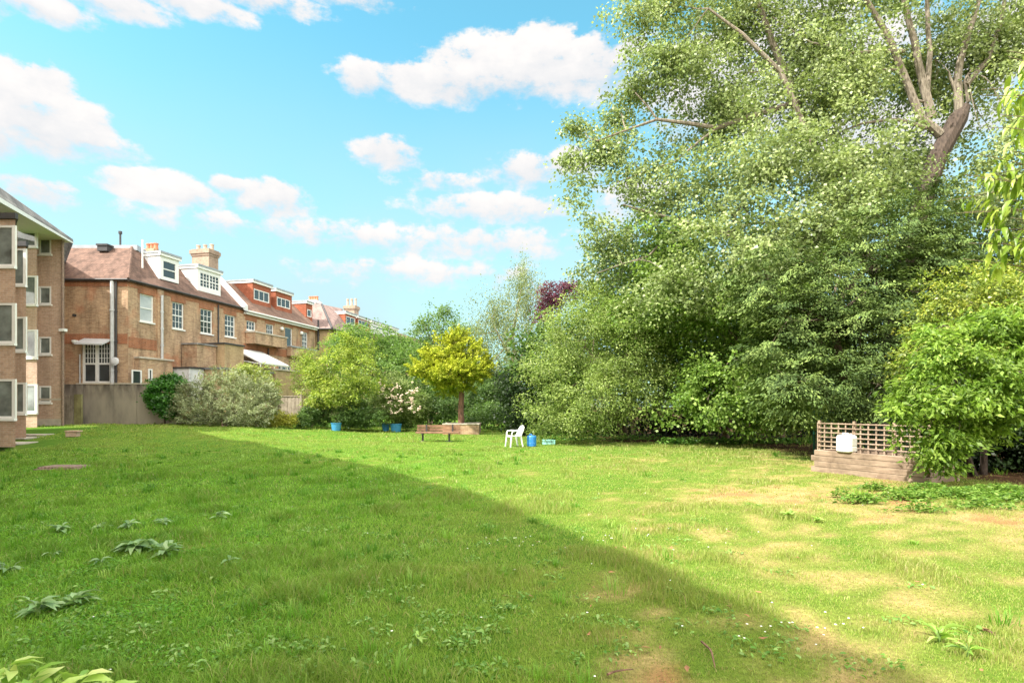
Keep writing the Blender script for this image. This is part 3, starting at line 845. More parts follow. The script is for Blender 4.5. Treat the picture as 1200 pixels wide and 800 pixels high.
p = [T.p(s0, z0+.25, .03), T.p(s1, z0+.25, .03), T.p(s1, z0-.25, 1.4), T.p(s0, z0-.25, 1.4)]; q = [v-Vector((0, 0, .1)) for v in p]
mb.face(p[::-1]); mb.face(q)
for i in range(4): mb.face([q[i], q[(i+1) % 4], p[(i+1) % 4], p[i]])
mb.build('porch_roof', M['felt'], house2)
for px_, py_ in ((329, 385), (352, 390)):
    mb = MB(); a, z = T.px(px_, py_); mb.lathe(T.p(a, z-.15, .12), [(0, 0), (.13, .03), (.17, .15), (.12, .26), (0, .3)], 10); mb.build('wall_lamp', M['white'], house2)
pipe(house2, pp(T, 314.5, 408, 432, .1), .06, 'dark')

# ---------------------------------------------------------- far end of the terrace with the turret-like hip
Y3 = 53.0
house3 = empty('brick_house', tuple(T.p(S_B+6, GZ, -3)), 'farthest house of the brick terrace with pinkish hipped roof and a long white dormer run', 'house')
L3 = W(351, 385, Y3).x; R3 = W(386.5, 385, Y3).x
E3 = Fr((R3, Y3), (1, 0)); T3 = Fr((R3, Y3), (.215, .977))
mb = MB(); wl = E3.rect(357, 389, 364, 404)
w3 = [T3.rect(391, 391, 397, 404)]
wall(mb, E3, L3-R3, 0, GZ, 9.0); wall(mb, T3, 0, 40, GZ, 9.0, w3)
mb.quad(T3.p(40, GZ, -12), T3.p(40, 9, -12), T3.p(40, 9, 0), T3.p(40, GZ, 0))
mb.build('wall', M['brick_yellow'], house3)
window(house3, T3, w3[0], bars=(2, 2))
mb = MB(); o3 = .3
c = Vector((R3+.3, Y3-.3, 8.98)); w_ = Vector((L3-1.3, Y3-.3, 8.98)); ap0 = W(362, 355.5, Y3+3.6); ap1 = W(377, 356.5, Y3+3.6)
s_e = T3.p(5.8, 8.98, .3); 
mb.face([w_, c, ap1, ap0]); mb.face([c, s_e, T3.p(5.8, ap1.z, -2.0), ap1]); mb.face([w_+Vector((0, 8, 0)), w_, ap0, ap0+Vector((-1, 6, 0))])
mb.face([ap0, ap1, T3.p(5.8, ap1.z, -2.0), ap0+Vector((-1, 6, 0))])
rf3 = mb.build('roof', M['tile_pink'], house3)
mb = MB(); mb.face([T3.p(5.8, 8.98, .3), T3.p(40, 8.98, .3), T3.p(40, 11.2, -1.9), T3.p(5.8, 11.2, -1.9)]); mb.face([T3.p(5.8, 11.2, -1.9), T3.p(40, 11.2, -1.9), T3.p(40, 9, -12), T3.p(5.8, 9, -12)])
mb.build('roof', M['tile_brown'], house3)
mb = MB(); mb.tube([c+Vector((0, 0, .03)), ap1], .1, 6); mb.tube([c+Vector((.06, 0, -.05)), T3.p(40, 8.93, .36)], .08, 6); mb.tube([w_+Vector((0, -.06, -.05)), c+Vector((0, -.06, -.05))], .08, 6); mb.build('gutter', M['dark'], rf3)
pipe(house3, pp(E3, 373, 375, 410, .1), .09, 'dark')
chim_px(house3, 361, 374, 352.5, Y3+6, 4, 'terracotta', 'render', z0=10.5, ph=.45)
chim_px(house3, 404.5, 419.5, 359, Y3+13, 3, 'pot_buff', 'brick_pale', z0=10, ph=.9)
d3 = dormer(house3, T3, 404.5, 417, 366, 369.5, 384, -.5, (405.5, 370, 416, 382), 'tile_red', 'tile_red', bars=(2, 1), sash=False, depth=3.5)
d4 = dormer(house3, T3, 419, 433, 371, 375, 388, -.5, (420, 374, 432, 384), 'tile_red', 'tile_red', bars=(3, 1), sash=False, depth=3.5)
d5 = dormer(house3, T3, 435, 466, 376, 386, 394, -.5, (437, 381, 464, 392), 'render', 'render', bars=(7, 1), sash=False, depth=3.5)

# ---------------------------------------------------------- staggered flats on the left
flats = empty('apartment_block', (-24, 24, .3), 'staggered brown brick apartment block with white corner windows at the left edge', 'apartment block')
steps = [(18, 19.4, 6.0), (30.5, 22.9, 6.0), (43.5, 27.9, 5.5)]      # right corner px, depth, width
last = (73, 29.2)
rows = {0: [(444, 490), (355, 402), (264, 312)], 1: [(448, 484), (371, 411), (291, 334)], 2: [(450, 483), (386, 419), (323, 357), (255, 289)]}
tops = {0: 8.15, 1: 8.2, 2: 10.75}
mbw = MB()
def fl_sub(name, parent, mb, mat): return mb.build(name, M[mat], parent)
wl_list = []
for i, (px_, d_, wd) in enumerate(steps):
    xr = (px_-600)/F*d_; fr = Fr((xr, d_), (1, 0))
    holes = []
    for (yt, yb) in rows[i]:
        zt = EYE+(HZ-yt)/F*d_; zb = EYE+(HZ-yb)/F*d_
        holes.append((-2.25, -.05, zb, zt))
    zt_ = tops[i]
    wall(mbw, fr, -wd, 0, .2, zt_, holes)
    # return wall running back and away
    nx_ = steps[i+1] if i < 2 else (last[0], last[1], 0)
    bx = xr-3.55; by = d_+3.6
    mbw.face([Vector((xr, d_, .2)), Vector((bx, by, .2)), Vector((bx, by, zt_)), Vector((xr, d_, zt_))])
    mbw.face([Vector((xr, d_, zt_)), Vector((bx, by, zt_)), Vector((xr-wd, by, zt_)), Vector((xr-wd, d_, zt_))])
    wl_list.append((fr, holes, i, d_))
xr = (last[0]-600)/F*last[1]; frL = Fr((xr, last[1]), (1, 0))
hl = []
for (yt, yb) in ((276.5, 298), (335.5, 356.5), (394.5, 415), (452, 471.5)):
    a, b = frL.px(45.5, 0)[0], frL.px(60, 0)[0]
    hl.append((a, b, EYE+(HZ-yb)/F*last[1], EYE+(HZ-yt)/F*last[1]))
wall(mbw, frL, -6, 0, .2, 10.5, hl)
mbw.face([Vector((xr, last[1], .2)), Vector((xr-9, 40, .2)), Vector((xr-9, 40, 10.6)), Vector((xr, last[1], 10.6))])
# main body behind the bays, carried on out of the frame to the left of the camera
body = [(-21.5, 23.2), (-30, 23.2), (-30, 34), (-26, 34)]
mbw.face([Vector((-24.6, 19.6, 7.9)), Vector((-27.5, 28, 7.9)), Vector((-27.5, 28, 10.75)), Vector((-24.6, 19.6, 10.75))])
wallo = mbw.build('wall', M['brick_flat'], flats)
for (fr, holes, i, d_) in wl_list:
    for h in holes:
        w = window(flats, fr, h, bars=(2, 1), sash=False, fw=.075, rev=.05, sill=True, bar=.07, glass='glass_mid')
        # the corner post and the side pane that wraps round
        mb = MB(); fbox(mb, fr, -.125, -.002, h[2]+.0, h[3]-.0, -.06, .002); mb.build('corner_post', M['white'], w)
for h in hl: window(flats, frL, h, bars=(1, 1), sash=False, fw=.08, rev=.04, glass='glass_mid')
mb = MB()     # flat bay roofs with dark fascia
for i in (0, 1):
    px_, d_, wd = steps[i]; xr_ = (px_-600)/F*d_
    mb.prism([(xr_-wd, d_-.12), (xr_+.1, d_-.12), (xr_+.1, d_+.0), (xr_-3.5, d_+3.55), (xr_-wd, d_+3.55)], tops[i]+.004, tops[i]+.2)
mb.build('bay_roof', M['dark'], flats)
mb = MB()     # concrete string over the plinth
fbox(mb, frL, -1.6, .02, .3, .95, -.02, .03); mb.build('plinth', M['stone'], flats)
mb = MB(); fbox(mb, frL, -1.6, .02, 1.93, 2.03, -.02, .025); mb.build('string_course', M['stone'], flats)
# slate mansard with wide boarded eaves
ev = [Vector((-16.0, 17.2, 10.55)), Vector((-23.55, 30.35, 10.75))]
dirv = (ev[1]-ev[0]).normalized(); inw = Vector((-dirv.y, dirv.x, 0))
inw = inw if inw.x < 0 else -inw
EX0 = W(-14, 210, 22.3); EX1 = W(85.5, 280.5, 29.8)
ea, eb = EX0, EX1
inn = Vector((-.94, -.34, 0))
ridge_a = ea+inn*3.2+Vector((0, 0, 4.0)); ridge_b = eb+Vector((-3.6, -.5, 2.7))
mb = MB()
mb.face([ea, eb, ridge_b, ridge_a]); 
mb.face([eb, eb+Vector((-6.2, 6.9, 0)), Vector((-31, 34, ridge_b.z)), ridge_b]); mb.face([ridge_a, ridge_b, Vector((-31, 34, ridge_b.z)), Vector((-31, 20, ridge_a.z))])
dz = Vector((0, 0, -.12))
la, lb_ = ea-inn*.28+Vector((0, 0, -.62)), eb-inn*.02+Vector((0, .0, -.16))
mb.face([la, lb_, eb, ea]); mb.face([lb_, eb+Vector((-6.2, 6.9, -.16)), eb+Vector((-6.2, 6.9, 0)), eb])
mb.build('roof', M['slate'], flats)
mb = MB()
sa = la+inn*2.2+Vector((0, 0, -.02)); sb = lb_+Vector((-1.6, .1, -.02))
mb.face([la+Vector((0, 0, -.003)), sa, sb, lb_+Vector((0, 0, -.003))]); mb.face([la+Vector((.01, 0, -.2)), lb_+Vector((.01, 0, -.08)), lb_+Vector((.01, 0, .0)), la+Vector((.01, 0, 0))])
mb.build('soffit', M['white'], flats)
pipe(flats, [Vector((frL.o[0]+.07, 29.15, .6)), Vector((frL.o[0]+.07, 29.15, 10.3))], .06, 'rust')
mb = MB(); a, z = frL.px(74, 387); mb.box(Vector((frL.o[0]+.12, 29.1, z)), (.3, .2, .14)); mb.build('wall_lamp', M['white'], flats)
# the same building continues behind and to the left of the camera (it shades the lawn)
mb = MB(); WZ = 10.7
mb.prism([(-18.7, 18.9), (-15.2, 14.9), (-11.4, 10.4), (-8.0, 5.1), (-4.9, -1.8), (5.5, -23.0), (-12.0, -34.0), (-36, 8), (-30, 18.9)][::-1], .0, WZ)
mb.build('rear_wing', M['brick_flat'], flats)

# ---------------------------------------------------------- garden wall, gate, fences
CY = 31.2
cw = empty('concrete_wall', (W(133, 497, CY).x, CY, .58), 'stained grey concrete panel wall below the brick house', 'wall')
mcw, nt, bs, _ = newmat('stained_concrete'); M['concrete'] = mcw
pos = objco(nt); mp = N(nt, 'ShaderNodeMapping'); nt.links.new(pos, mp.inputs[0]); mp.inputs['Scale'].default_value = (1.1, 1.1, .35)
c_ = ramp(nt, noise(nt, 1.0, 6, mp.outputs[0], .6), [(.30, (.16, .14, .115)), (.48, (.27, .235, .19)), (.7, (.36, .31, .24))])
sx = N(nt, 'ShaderNodeSeparateXYZ'); nt.links.new(pos, sx.inputs[0])
mr = N(nt, 'ShaderNodeMapRange'); nt.links.new(sx.outputs[2], mr.inputs[0]); mr.inputs[1].default_value = 1.9; mr.inputs[2].default_value = 2.85; 
mm = N(nt, 'ShaderNodeMath', operation='MULTIPLY'); nt.links.new(mr.outputs[0], mm.inputs[0]); nt.links.new(ramp(nt, noise(nt, 3, 4, mp.outputs[0]), [(.35, (0, 0, 0)), (.6, (1, 1, 1))]), mm.inputs[1])
c_ = mixc(nt, mm.outputs[0], c_, (.075, .06, .05)); nt.links.new(c_, bs.inputs['Base Color']); bs.inputs['Roughness'].default_value = .92
bump(nt, bs, noise(nt, 30, 4, pos), .3)
x0 = W(89, 0, CY).x; top = EYE+(HZ-450)/F*CY
pan = [W(x, 0, CY).x for x in (89, 97.5, 133, 160, 190, 222)]
for i in range(5):
    mb = MB(); h = top-(.0, .02, 0, .01, .0)[i]
    mb.box(((pan[i]+pan[i+1])/2, CY+.1+(0, .015, 0, .01, .0)[i], (h+.3)/2), (pan[i+1]-pan[i]-.02, .16, h-.3)); mb.build('panel', mcw, cw)
mb = MB(); mb.box(((pan[0]+pan[-1])/2, CY+.1, top+.035), (pan[-1]-pan[0], .22, .06)); mb.build('coping', M['stone'], cw)
mb = MB(); xg0, xg1 = W(75, 0, CY).x, W(88.5, 0, CY).x
mb.box(((xg0+xg1)/2-.15, CY+.1, (top+.3)/2), (xg1-xg0+.4, .14, top-.3)); mb.build('panel', mcw, cw)
gate = empty('garden_gate', (W(83, 497, 30.6).x, 30.6, .58), 'narrow weathered wooden gate with a mossy post beside the apartment block', 'gate')
M['wood_grey'] = wood('wood_grey', (.33, .29, .23), (.20, .17, .13), (14, 14, 1)); M['wood_moss'] = wood('wood_moss', (.27, .26, .11), (.17, .15, .07), (10, 10, 1))
M['wood_warm'] = wood('wood_warm', (.40, .30, .22), (.24, .165, .115), (1.5, 1.5, 14)); M['wood_trellis'] = wood('wood_trellis', (.50, .38, .28), (.34, .24, .17), (8, 8, 8))
M['wood_fence'] = wood('wood_fence', (.46, .39, .31), (.30, .25, .19), (14, 14, 1))
gx0, gx1 = W(75, 0, 30.6).x, W(86.5, 0, 30.6).x; gt = EYE+(HZ-463)/F*30.6
mb = MB(); mb.box(((gx0+gx1)/2, 30.6, (gt+.55)/2), (gx1-gx0, .05, gt-.55)); 
for k in range(5):
    x = gx0+(gx1-gx0)*(k+.5)/5; mb.box((x, 30.565, (gt+.55)/2), ((gx1-gx0)/5-.02, .02, gt-.6))
mb.build('board', M['wood_grey'], gate)
mb = MB(); mb.box(((W(91.5, 0, 30.6)).x, 30.62, (gt+.6)/2), (.40, .12, gt-.48)); mb.build('gate_post', M['wood_moss'], gate)

fence = empty('wooden_fence', tuple(GP(340, 490)), 'sunlit pale closeboard fence panel between the silver bush and the green shrubs', 'fence')
fd_ = 36.0; fx0, fx1 = W(326, 0, fd_).x, W(352, 0, fd_).x; ft = EYE+(HZ-464.5)/F*fd_
mb = MB(); nb = 12
for k in range(nb):
    x = fx0+(fx1-fx0)*(k+.5)/nb; mb.box((x, fd_+(k % 2)*.012, (ft+.2)/2), ((fx1-fx0)/nb+.01, .02, ft-.2))
mb.build('board', M['wood_fence'], fence)
mb = MB(); mb.box((fx1+.05, fd_, (ft+.5)/2+.1), (.11, .11, ft-.1)); mb.box((fx0-.05, fd_, (ft+.2)/2), (.11, .11, ft-.1)); mb.build('fence_post', M['wood_fence'], fence)
mb = MB(); mb.box(((fx0+fx1)/2, fd_-.01, ft+.03), (fx1-fx0, .07, .05)); mb.build('capping_rail', M['wood_fence'], fence)
# ================================================================== ground
def dryness(x, y):
    """0 lush .. 1 straw: drier to the right and in worn patches"""
    x = np.asarray(x, float); y = np.asarray(y, float)
    base = .12+.46*sst(-.12, .62, x/np.maximum(y, 1))*sst(27, 12, y)
    n = fbm(x*.5+40, y*.5+12, 3); n2 = fbm(x*2.3+7, y*2.3+3, 4); n3 = fbm(x*8+1, y*8+2, 2)
    d = base+(n-.5)*.6+(n2-.5)*.8+(n3-.5)*.55
    worn = np.exp(-(((x-.95)/.55)**2+((y-4.3)/.55)**2))*.20+np.exp(-(((x-.9)/.8)**2+((y-3.35)/.35)**2))*.20
    return np.clip(d+worn*sst(.50, .62, fbm(x*5.2+3, y*5.2+8, 4))*2.2, 0, 1)
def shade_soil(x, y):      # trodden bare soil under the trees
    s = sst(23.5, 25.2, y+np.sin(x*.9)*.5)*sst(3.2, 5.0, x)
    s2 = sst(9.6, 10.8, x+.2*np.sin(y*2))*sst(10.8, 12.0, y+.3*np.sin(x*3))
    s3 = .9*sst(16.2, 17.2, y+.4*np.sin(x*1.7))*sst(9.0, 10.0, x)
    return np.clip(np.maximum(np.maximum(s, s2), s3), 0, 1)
g_lush = np.array(lin(98, 146, 42)); g_mid = np.array(lin(150, 158, 72)); g_dry = np.array(lin(160, 142, 96)); g_soil = np.array(lin(112, 84, 60)); g_bare = np.array(lin(168, 118, 82))
def gcol(x, y):
    d = dryness(x, y)[:, None]; s = shade_soil(x, y)[:, None]
    c = g_lush*.55*(1-d)+g_mid*.62*d
    c = c*(1-sst(.42, .82, d))+g_dry*sst(.42, .82, d)
    b = sst(.80, .98, d[:, 0]+.5*(fbm(x*4, y*4, 3)-.5))[:, None]
    c = c*(1-b*.7)+g_bare*.75*b*.7
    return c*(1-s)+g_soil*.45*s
xs = np.concatenate([np.linspace(-400, -45, 12), np.arange(-40, 40, .22), np.linspace(45, 400, 12)])
ys = np.concatenate([np.linspace(-400, -20, 8), np.arange(-15, 0, 1.0), np.arange(0, 44, .2), np.linspace(46, 500, 16)])
XX, YY = np.meshgrid(xs, ys); V = np.stack([XX.ravel(), YY.ravel(), G(XX, YY).ravel()], 1)
nx, ny = len(xs), len(ys); I = np.arange(nx*ny).reshape(ny, nx)
Q = np.stack([I[:-1, :-1], I[:-1, 1:], I[1:, 1:], I[1:, :-1]], -1).reshape(-1)
mg, nt, bs, _ = newmat('lawn_ground')
at = N(nt, 'ShaderNodeAttribute', attribute_name='col'); pos = objco(nt)
c_ = mixc(nt, 1, at.outputs['Color'], ramp(nt, noise(nt, 26, 6, pos, .7), [(.3, (.55, .55, .55)), (.7, (1.3, 1.3, 1.3))]), 'MULTIPLY')
c_ = mixc(nt, 1, c_, ramp(nt, noise(nt, 2.2, 5, pos, .6), [(.3, (.8, .84, .75)), (.7, (1.12, 1.08, 1.1))]), 'MULTIPLY')
nt.links.new(c_, bs.inputs['Base Color']); bs.inputs['Roughness'].default_value = .95; bs.inputs['Specular IOR Level'].default_value = .1
bump(nt, bs, noise(nt, 45, 5, pos, .7), .7, .03)
gnd = np_mesh('ground', V, Q, np.full(len(Q)//4, 4), gcol(V[:, 0], V[:, 1]), mg)
for p in gnd.data.polygons: pass
gnd.data.polygons.foreach_set('use_smooth', np.ones(len(gnd.data.polygons), bool)); tag(gnd, kind='structure')

# ------------------------------------------------------------------ grass blades
def sample_field(d0, d1, dens, rg, wid=.98):
    n = int(dens*wid*(d1*d1-d0*d0))
    d = np.sqrt(d0*d0+(d1*d1-d0*d0)*rg.random(n)); x = (rg.random(n)*2-1)*wid*d
    return x, d
def inside_any(x, y, boxes):
    m = np.zeros(len(x), bool)
    for (a, b, c, d) in boxes: m |= (x > a) & (x < b) & (y > c) & (y < d)
    return m
NOGRASS = [(GP(76, 549).x-.53, GP(76, 549).x+.53, GP(76, 549).y-.38, GP(76, 549).y+.38), (-60, -22.2, 31.1, 60), (-60, -17.6, 19.5, 22.8), (-60, -20.3, 22.8, 27.8), (-60, -24.0, 27.8, 31)]
def grass(name, bands, rg, label):
    Vs = []; Fs = []; Ls = []; Cs = []; off = 0
    for (d0, d1, dens, h0, w0) in bands:
        x, y = sample_field(d0, d1, dens, rg)
        dr = dryness(x, y); so_ = shade_soil(x, y)
        tuft = fbm(x*1.5+60, y*1.5+5, 3)
        keep = (rg.random(len(x)) < (1.08-.45*sst(.5, 1.0, dr))*(1-so_*.93)) & ~inside_any(x, y, NOGRASS) & (x > -.92*y-1)
        x, y, dr, tuft = x[keep], y[keep], dr[keep], tuft[keep]; n = len(x)
        lush = sst(1.5, -2.5, x)*sst(15, 7, y)
        h = h0*(.55+.75*rg.random(n))*(.50+1.6*sst(.48, .74, tuft)*(1-.6*dr)+.45*lush)*(1-.5*dr)
        ang = rg.random(n)*6.283; lean = (.25+.75*rg.random(n))*h*(.8+.5*lush)
        la = rg.random(n)*6.283
        z = G(x, y)-.004
        bx, by = np.cos(ang), np.sin(ang); lx, ly = np.cos(la), np.sin(la)
        w = w0*(.6+.8*rg.random(n))
        c0 = pal([lin(78, 122, 32), lin(104, 152, 46), lin(132, 172, 64), lin(156, 180, 86)], .5*rg.random(n)+.5*fbm(x*.8+9, y*.8+90, 3)*.9)
        c0 = c0*(.82+.5*fbm(x*2.3+4, y*2.3+6, 3))[:, None]*(1-.28*sst(.5, .75, tuft))[:, None]
        straw = (rg.random(n) < .06+.16*sst(-5, 4, x)+.55*sst(.35, .9, dr))
        c1 = pal([lin(172, 160, 108), lin(186, 168, 130), lin(162, 134, 98)], rg.random(n))
        mixv = (.45+.35*rg.random(n))[:, None]
        far = sst(9, 26, y)[:, None]*.55      # the far lawn is a shorter, yellower sward
        yel = (.05+.68*sst(-4.5, 3.5, x))[:, None]
        c0 = c0*(1-np.maximum(far, yel))+np.array(lin(166, 172, 94))*np.maximum(far, yel)
        c = np.where(straw[:, None], c0*(1-mixv)+c1*mixv, c0)*(.8+.4*rg.random(n))[:, None]
        zero = np.zeros(n)
        p = lambda t, sw, zz: np.stack([x+bx*w*sw+lx*lean*t, y+by*w*sw+ly*lean*t, z+zz], 1)
        V = np.stack([p(zero, -.5, 0*h), p(zero, .5, 0*h), p(.3, .42, h*.6), p(.3, -.42, h*.6), p(1., 0, h)], 1).reshape(-1, 3)
        f = (np.arange(n)[:, None]*5+np.array([0, 1, 2, 3, 3, 2, 4])[None]).reshape(-1)+off
        Vs.append(V); Fs.append(f); Ls.append(np.tile([4, 3], n)); Cs.append(np.repeat(c, 5, 0)); off += len(V)
    # coarse tufts of longer blades
    for (d0, d1, dens, hh, ww, nb) in ((2.6, 6, 9, .085, .0065, 42), (6, 11, 4.5, .09, .010, 34), (11, 20, 1.6, .10, .018, 26)):
        x, y = sample_field(d0, d1, dens, rg); k = (rg.random(len(x)) < .08+.85*sst(2, -4, x)) & (dryness(x, y) < .6) & ~inside_any(x, y, NOGRASS); x, y = x[k], y[k]
        sz = (.5+1.0*rg.random(len(x)))**1.3; cc = pal([lin(80, 126, 38), lin(100, 148, 46), lin(126, 168, 62), lin(150, 176, 90)], rg.random(len(x)))
        i = np.repeat(np.arange(len(x)), nb); n = len(i); r = rg.random(n)**.7*.06*sz[i]*(1+ww*25); a = rg.random(n)*6.283
        X = x[i]+np.cos(a)*r; Y = y[i]+np.sin(a)*r; h = hh*sz[i]*(.5+.8*rg.random(n)); ln = h*(.25+.8*rg.random(n)); la = a+rg.normal(size=n)*.7
        bx, by = -np.sin(la), np.cos(la); lx, ly = np.cos(la), np.sin(la); w = ww*(.6+.7*rg.random(n)); z = G(X, Y)-.004
        p = lambda t, sw, zz: np.stack([X+bx*w*sw+lx*ln*t, Y+by*w*sw+ly*ln*t, z+zz], 1)
        V = np.stack([p(0*h, -.5, 0*h), p(0*h, .5, 0*h), p(.35, .42, h*.75), p(.35, -.42, h*.75), p(1., 0, h*.85)], 1).reshape(-1, 3)
        Vs.append(V); Fs.append((np.arange(n)[:, None]*5+np.array([0, 1, 2, 3, 3, 2, 4])[None]).reshape(-1)+off); Ls.append(np.tile([4, 3], n))
        Cs.append(np.repeat(cc[i]*(.8+.4*rg.random(n))[:, None], 5, 0)); off += len(V)
    o = np_mesh(name, np.concatenate(Vs), np.concatenate(Fs), np.concatenate(Ls), np.concatenate(Cs), M['grass'])
    tag(o, label, 'grass', kind='stuff')
grass('lawn_grass', [(2.4, 4.2, 4600, .055, .0042), (4.2, 6.5, 3000, .055, .0055), (6.5, 10, 1500, .055, .008), (10, 16, 620, .055, .013), (16, 26, 240, .055, .022), (26, 42, 90, .06, .035)],
      np.random.default_rng(3), 'sunny and shaded mown lawn grass with yellow dry patches towards the right')

# ------------------------------------------------------------------ weeds
def rosette(name, label, p, n, L, wr, P, seed, rise=.5, group=None, cat='weed', mat='leaf_gloss', spread=.5):
    rg = np.random.default_rng(seed)
    r = empty(name, p, label, cat, group)
    a = rg.random(n)*6.283; el = rise*(.2+.9*rg.random(n)); rad = spread*L*(.6+.9*rg.random(n))
    A = np.stack([np.cos(a)*np.cos(el), np.sin(a)*np.cos(el), np.sin(el)], 1)
    C = np.array(p)+A*rad[:, None]+np.array([0, 0, .02+.3*L])*rg.random((n, 1)); C[:, 2] += .02
    Nn = np.stack([-np.cos(a)*np.sin(el), -np.sin(a)*np.sin(el), np.cos(el)], 1)+rg.normal(size=(n, 3))*.25
    LL = L*(.6+.6*rg.random(n))
    leaves('leaf', C, A, Nn, LL, LL*wr*(.8+.4*rg.random(n)), pal(P, rg.random(n))*(.8+.4*rg.random((n, 1))), M[mat], r, 'fold', curl=.35)
    mb = MB(); o = Vector(p)
    for k in range(0, n, 2):
        e = Vector(C[k]-A[k]*LL[k]*.45); mb.tube([o+Vector((0, 0, -.01)), (o+e)/2+Vector((0, 0, .03)), e], [.006, .005, .003], 4)
    mb.build('stem', M['leafstalk'], r)
    return r
M['leafstalk'] = plain('leaf_stalk', (.16, .26, .07), .6, .2)
dockP = [lin(92, 128, 70), lin(118, 152, 92), lin(150, 178, 122)]
weeds = [(160, 648, 18, .20, 'dock clump with long grey green leaves, largest of those on the shaded lawn'), (195, 652, 13, .19, 'dock clump just right of the largest dock on the shaded lawn'),
         (72, 624, 8, .14, 'dock clump farther left, in the row above the largest dock'), (120, 622, 7, .13, 'small dock clump above and left of the largest dock'), (152, 620, 8, .13, 'small dock clump straight behind the largest dock'),
         (192, 616, 6, .13, 'little dock with two or three leaves, right end of the rear dock row'), (255, 608, 6, .14, 'lone small dock farther out on the shaded lawn'), (45, 722, 9, .17, 'dark leaved dock near the bottom left corner of the lawn'),
         (88, 712, 10, .16, 'pale leaved dock right of the bottom left one'), (10, 672, 6, .14, 'dock cut by the left edge of the photo'), (62, 655, 5, .10, 'low dock seedling left of the largest dock'),
         (118, 662, 5, .10, 'low dock seedling in front of the largest dock, to its left'), (268, 664, 6, .10, 'thin leaved dock seedling right of the largest dock')]
for i, (x, y, n, L, lb) in enumerate(weeds):
    rosette('dock_plant', lb, tuple(GP(x, y)), int(n*1.9), L*1.05, .40, dockP, 100+i, .5, 'docks in the lawn')
thP = [lin(110, 150, 60), lin(150, 184, 84), lin(172, 198, 110)]
for i, (x, y, n, L, lb) in enumerate([(925, 607, 22, .13, 'bright leafy weed clump on the dry lawn'), (958, 612, 14, .11, 'low weed right of the bright leafy clump'), (1100, 752, 12, .14, 'spreading pale weed at the bottom right of the lawn'), (1135, 770, 9, .13, 'pale weed at the bottom right, nearer the edge'), (490, 757, 8, .10, 'pale little weed in the shaded foreground grass'), (715, 560, 7, .12, 'low weed on the sunny lawn'), (505, 570, 4, .08, 'single pale leaf weed on the shadow edge')]):
    rosette('thistle_rosette', lb, tuple(GP(x, y)), n, L, .3, thP, 140+i, .7, 'weeds in the sunny lawn')
# clover and nettle like ground cover, uncountable
def cover(name, label, spots, L, P, seed, hgt, mat='leaf'):
    rg = np.random.default_rng(seed); Cs = []
    for (x, y, r, ry, n) in spots:
        q = rg.normal(size=(n, 2))*.5
        px_ = x+q[:, 0]*r; py_ = y+q[:, 1]*ry
        Cs.append(np.stack([px_, py_, G(px_, py_)+hgt*(.15+rg.random(n)*np.exp(-(q**2).sum(1)))], 1))
    C = np.concatenate(Cs); n = len(C)
    a = rg.random(n)*6.283
    A = np.stack([np.cos(a), np.sin(a), -.1+.3*rg.normal(size=n)], 1); Nn = np.array([0, 0, 1.])+rg.normal(size=(n, 3))*.4
    LL = L*(.6+.8*rg.random(n))
    o = leaves(name, C, A, Nn, LL, LL*.5, pal(P, rg.random(n))*(.75+.5*rg.random((n, 1))), M[mat], None, 'fold')
    tag(o, label, 'ground cover', kind='stuff')
sp = []
for (px_, py_, rx, n) in ((1120, 583, .8, 700), (1060, 586, .5, 420), (1010, 590, .35, 260), (1170, 578, .7, 600), (1195, 588, .6, 420), (1025, 575, .35, 200), (1080, 600, .35, 160), (985, 583, .2, 80), (1150, 596, .5, 260), (1085, 576, .5, 300)):
    p = GP(px_, py_); sp.append((p.x, p.y, rx*1.15, rx*.42, int(n*1.5)))
cover('ivy_ground_cover', 'low bright green nettles and ivy creeping over the dry ground below the right hand tree', sp, .068, [lin(74, 112, 40), lin(112, 146, 60), lin(142, 170, 82)], 5, .17)
sp = []
rg_ = np.random.default_rng(8)
for k in range(60):
    px_ = rg_.uniform(-10, 330); py_ = rg_.uniform(590, 780); p = GP(px_, py_); sp.append((p.x, p.y, .38, .32, 190))
cover('clover_patch', 'soft clover spreading through the shaded grass in the left foreground', sp, .026, [lin(70, 124, 26), lin(96, 152, 36), lin(120, 170, 60)], 6, .05)
sp = []
for px_ in range(352, 480, 9): p = GP(px_, 500); sp.append((p.x, p.y+.4, .5, .3, 130))
for px_ in range(560, 760, 12): p = GP(px_, 503); sp.append((p.x, p.y+.6, .7, .4, 60))
for px_ in range(780, 960, 9): p = GP(px_, 521); sp.append((p.x, p.y+.2, .4, .25, 90))
for px_ in range(640, 780, 9): p = GP(px_, 517); sp.append((p.x, p.y+.5, .4, .3, 50))
cover('border_weeds', 'low leafy weeds along the foot of the shrubs and trees', sp, .14, [lin(60, 100, 40), lin(96, 140, 56), lin(130, 165, 80)], 7, .30)
sp = []
rg_ = np.random.default_rng(18)
for k in range(230):
    px_ = rg_.uniform(-10, 1180)**1.0*(.35+.65*rg_.random()); py_ = 530+260*rg_.random()**.8; p = GP(px_, py_); sp.append((p.x, p.y, .16, .14, 22))
cover('broadleaf_weeds', 'low broad leaved weeds sprinkled through the lawn', sp, .04, [lin(84, 130, 48), lin(118, 160, 72), lin(160, 188, 116)], 16, .045)
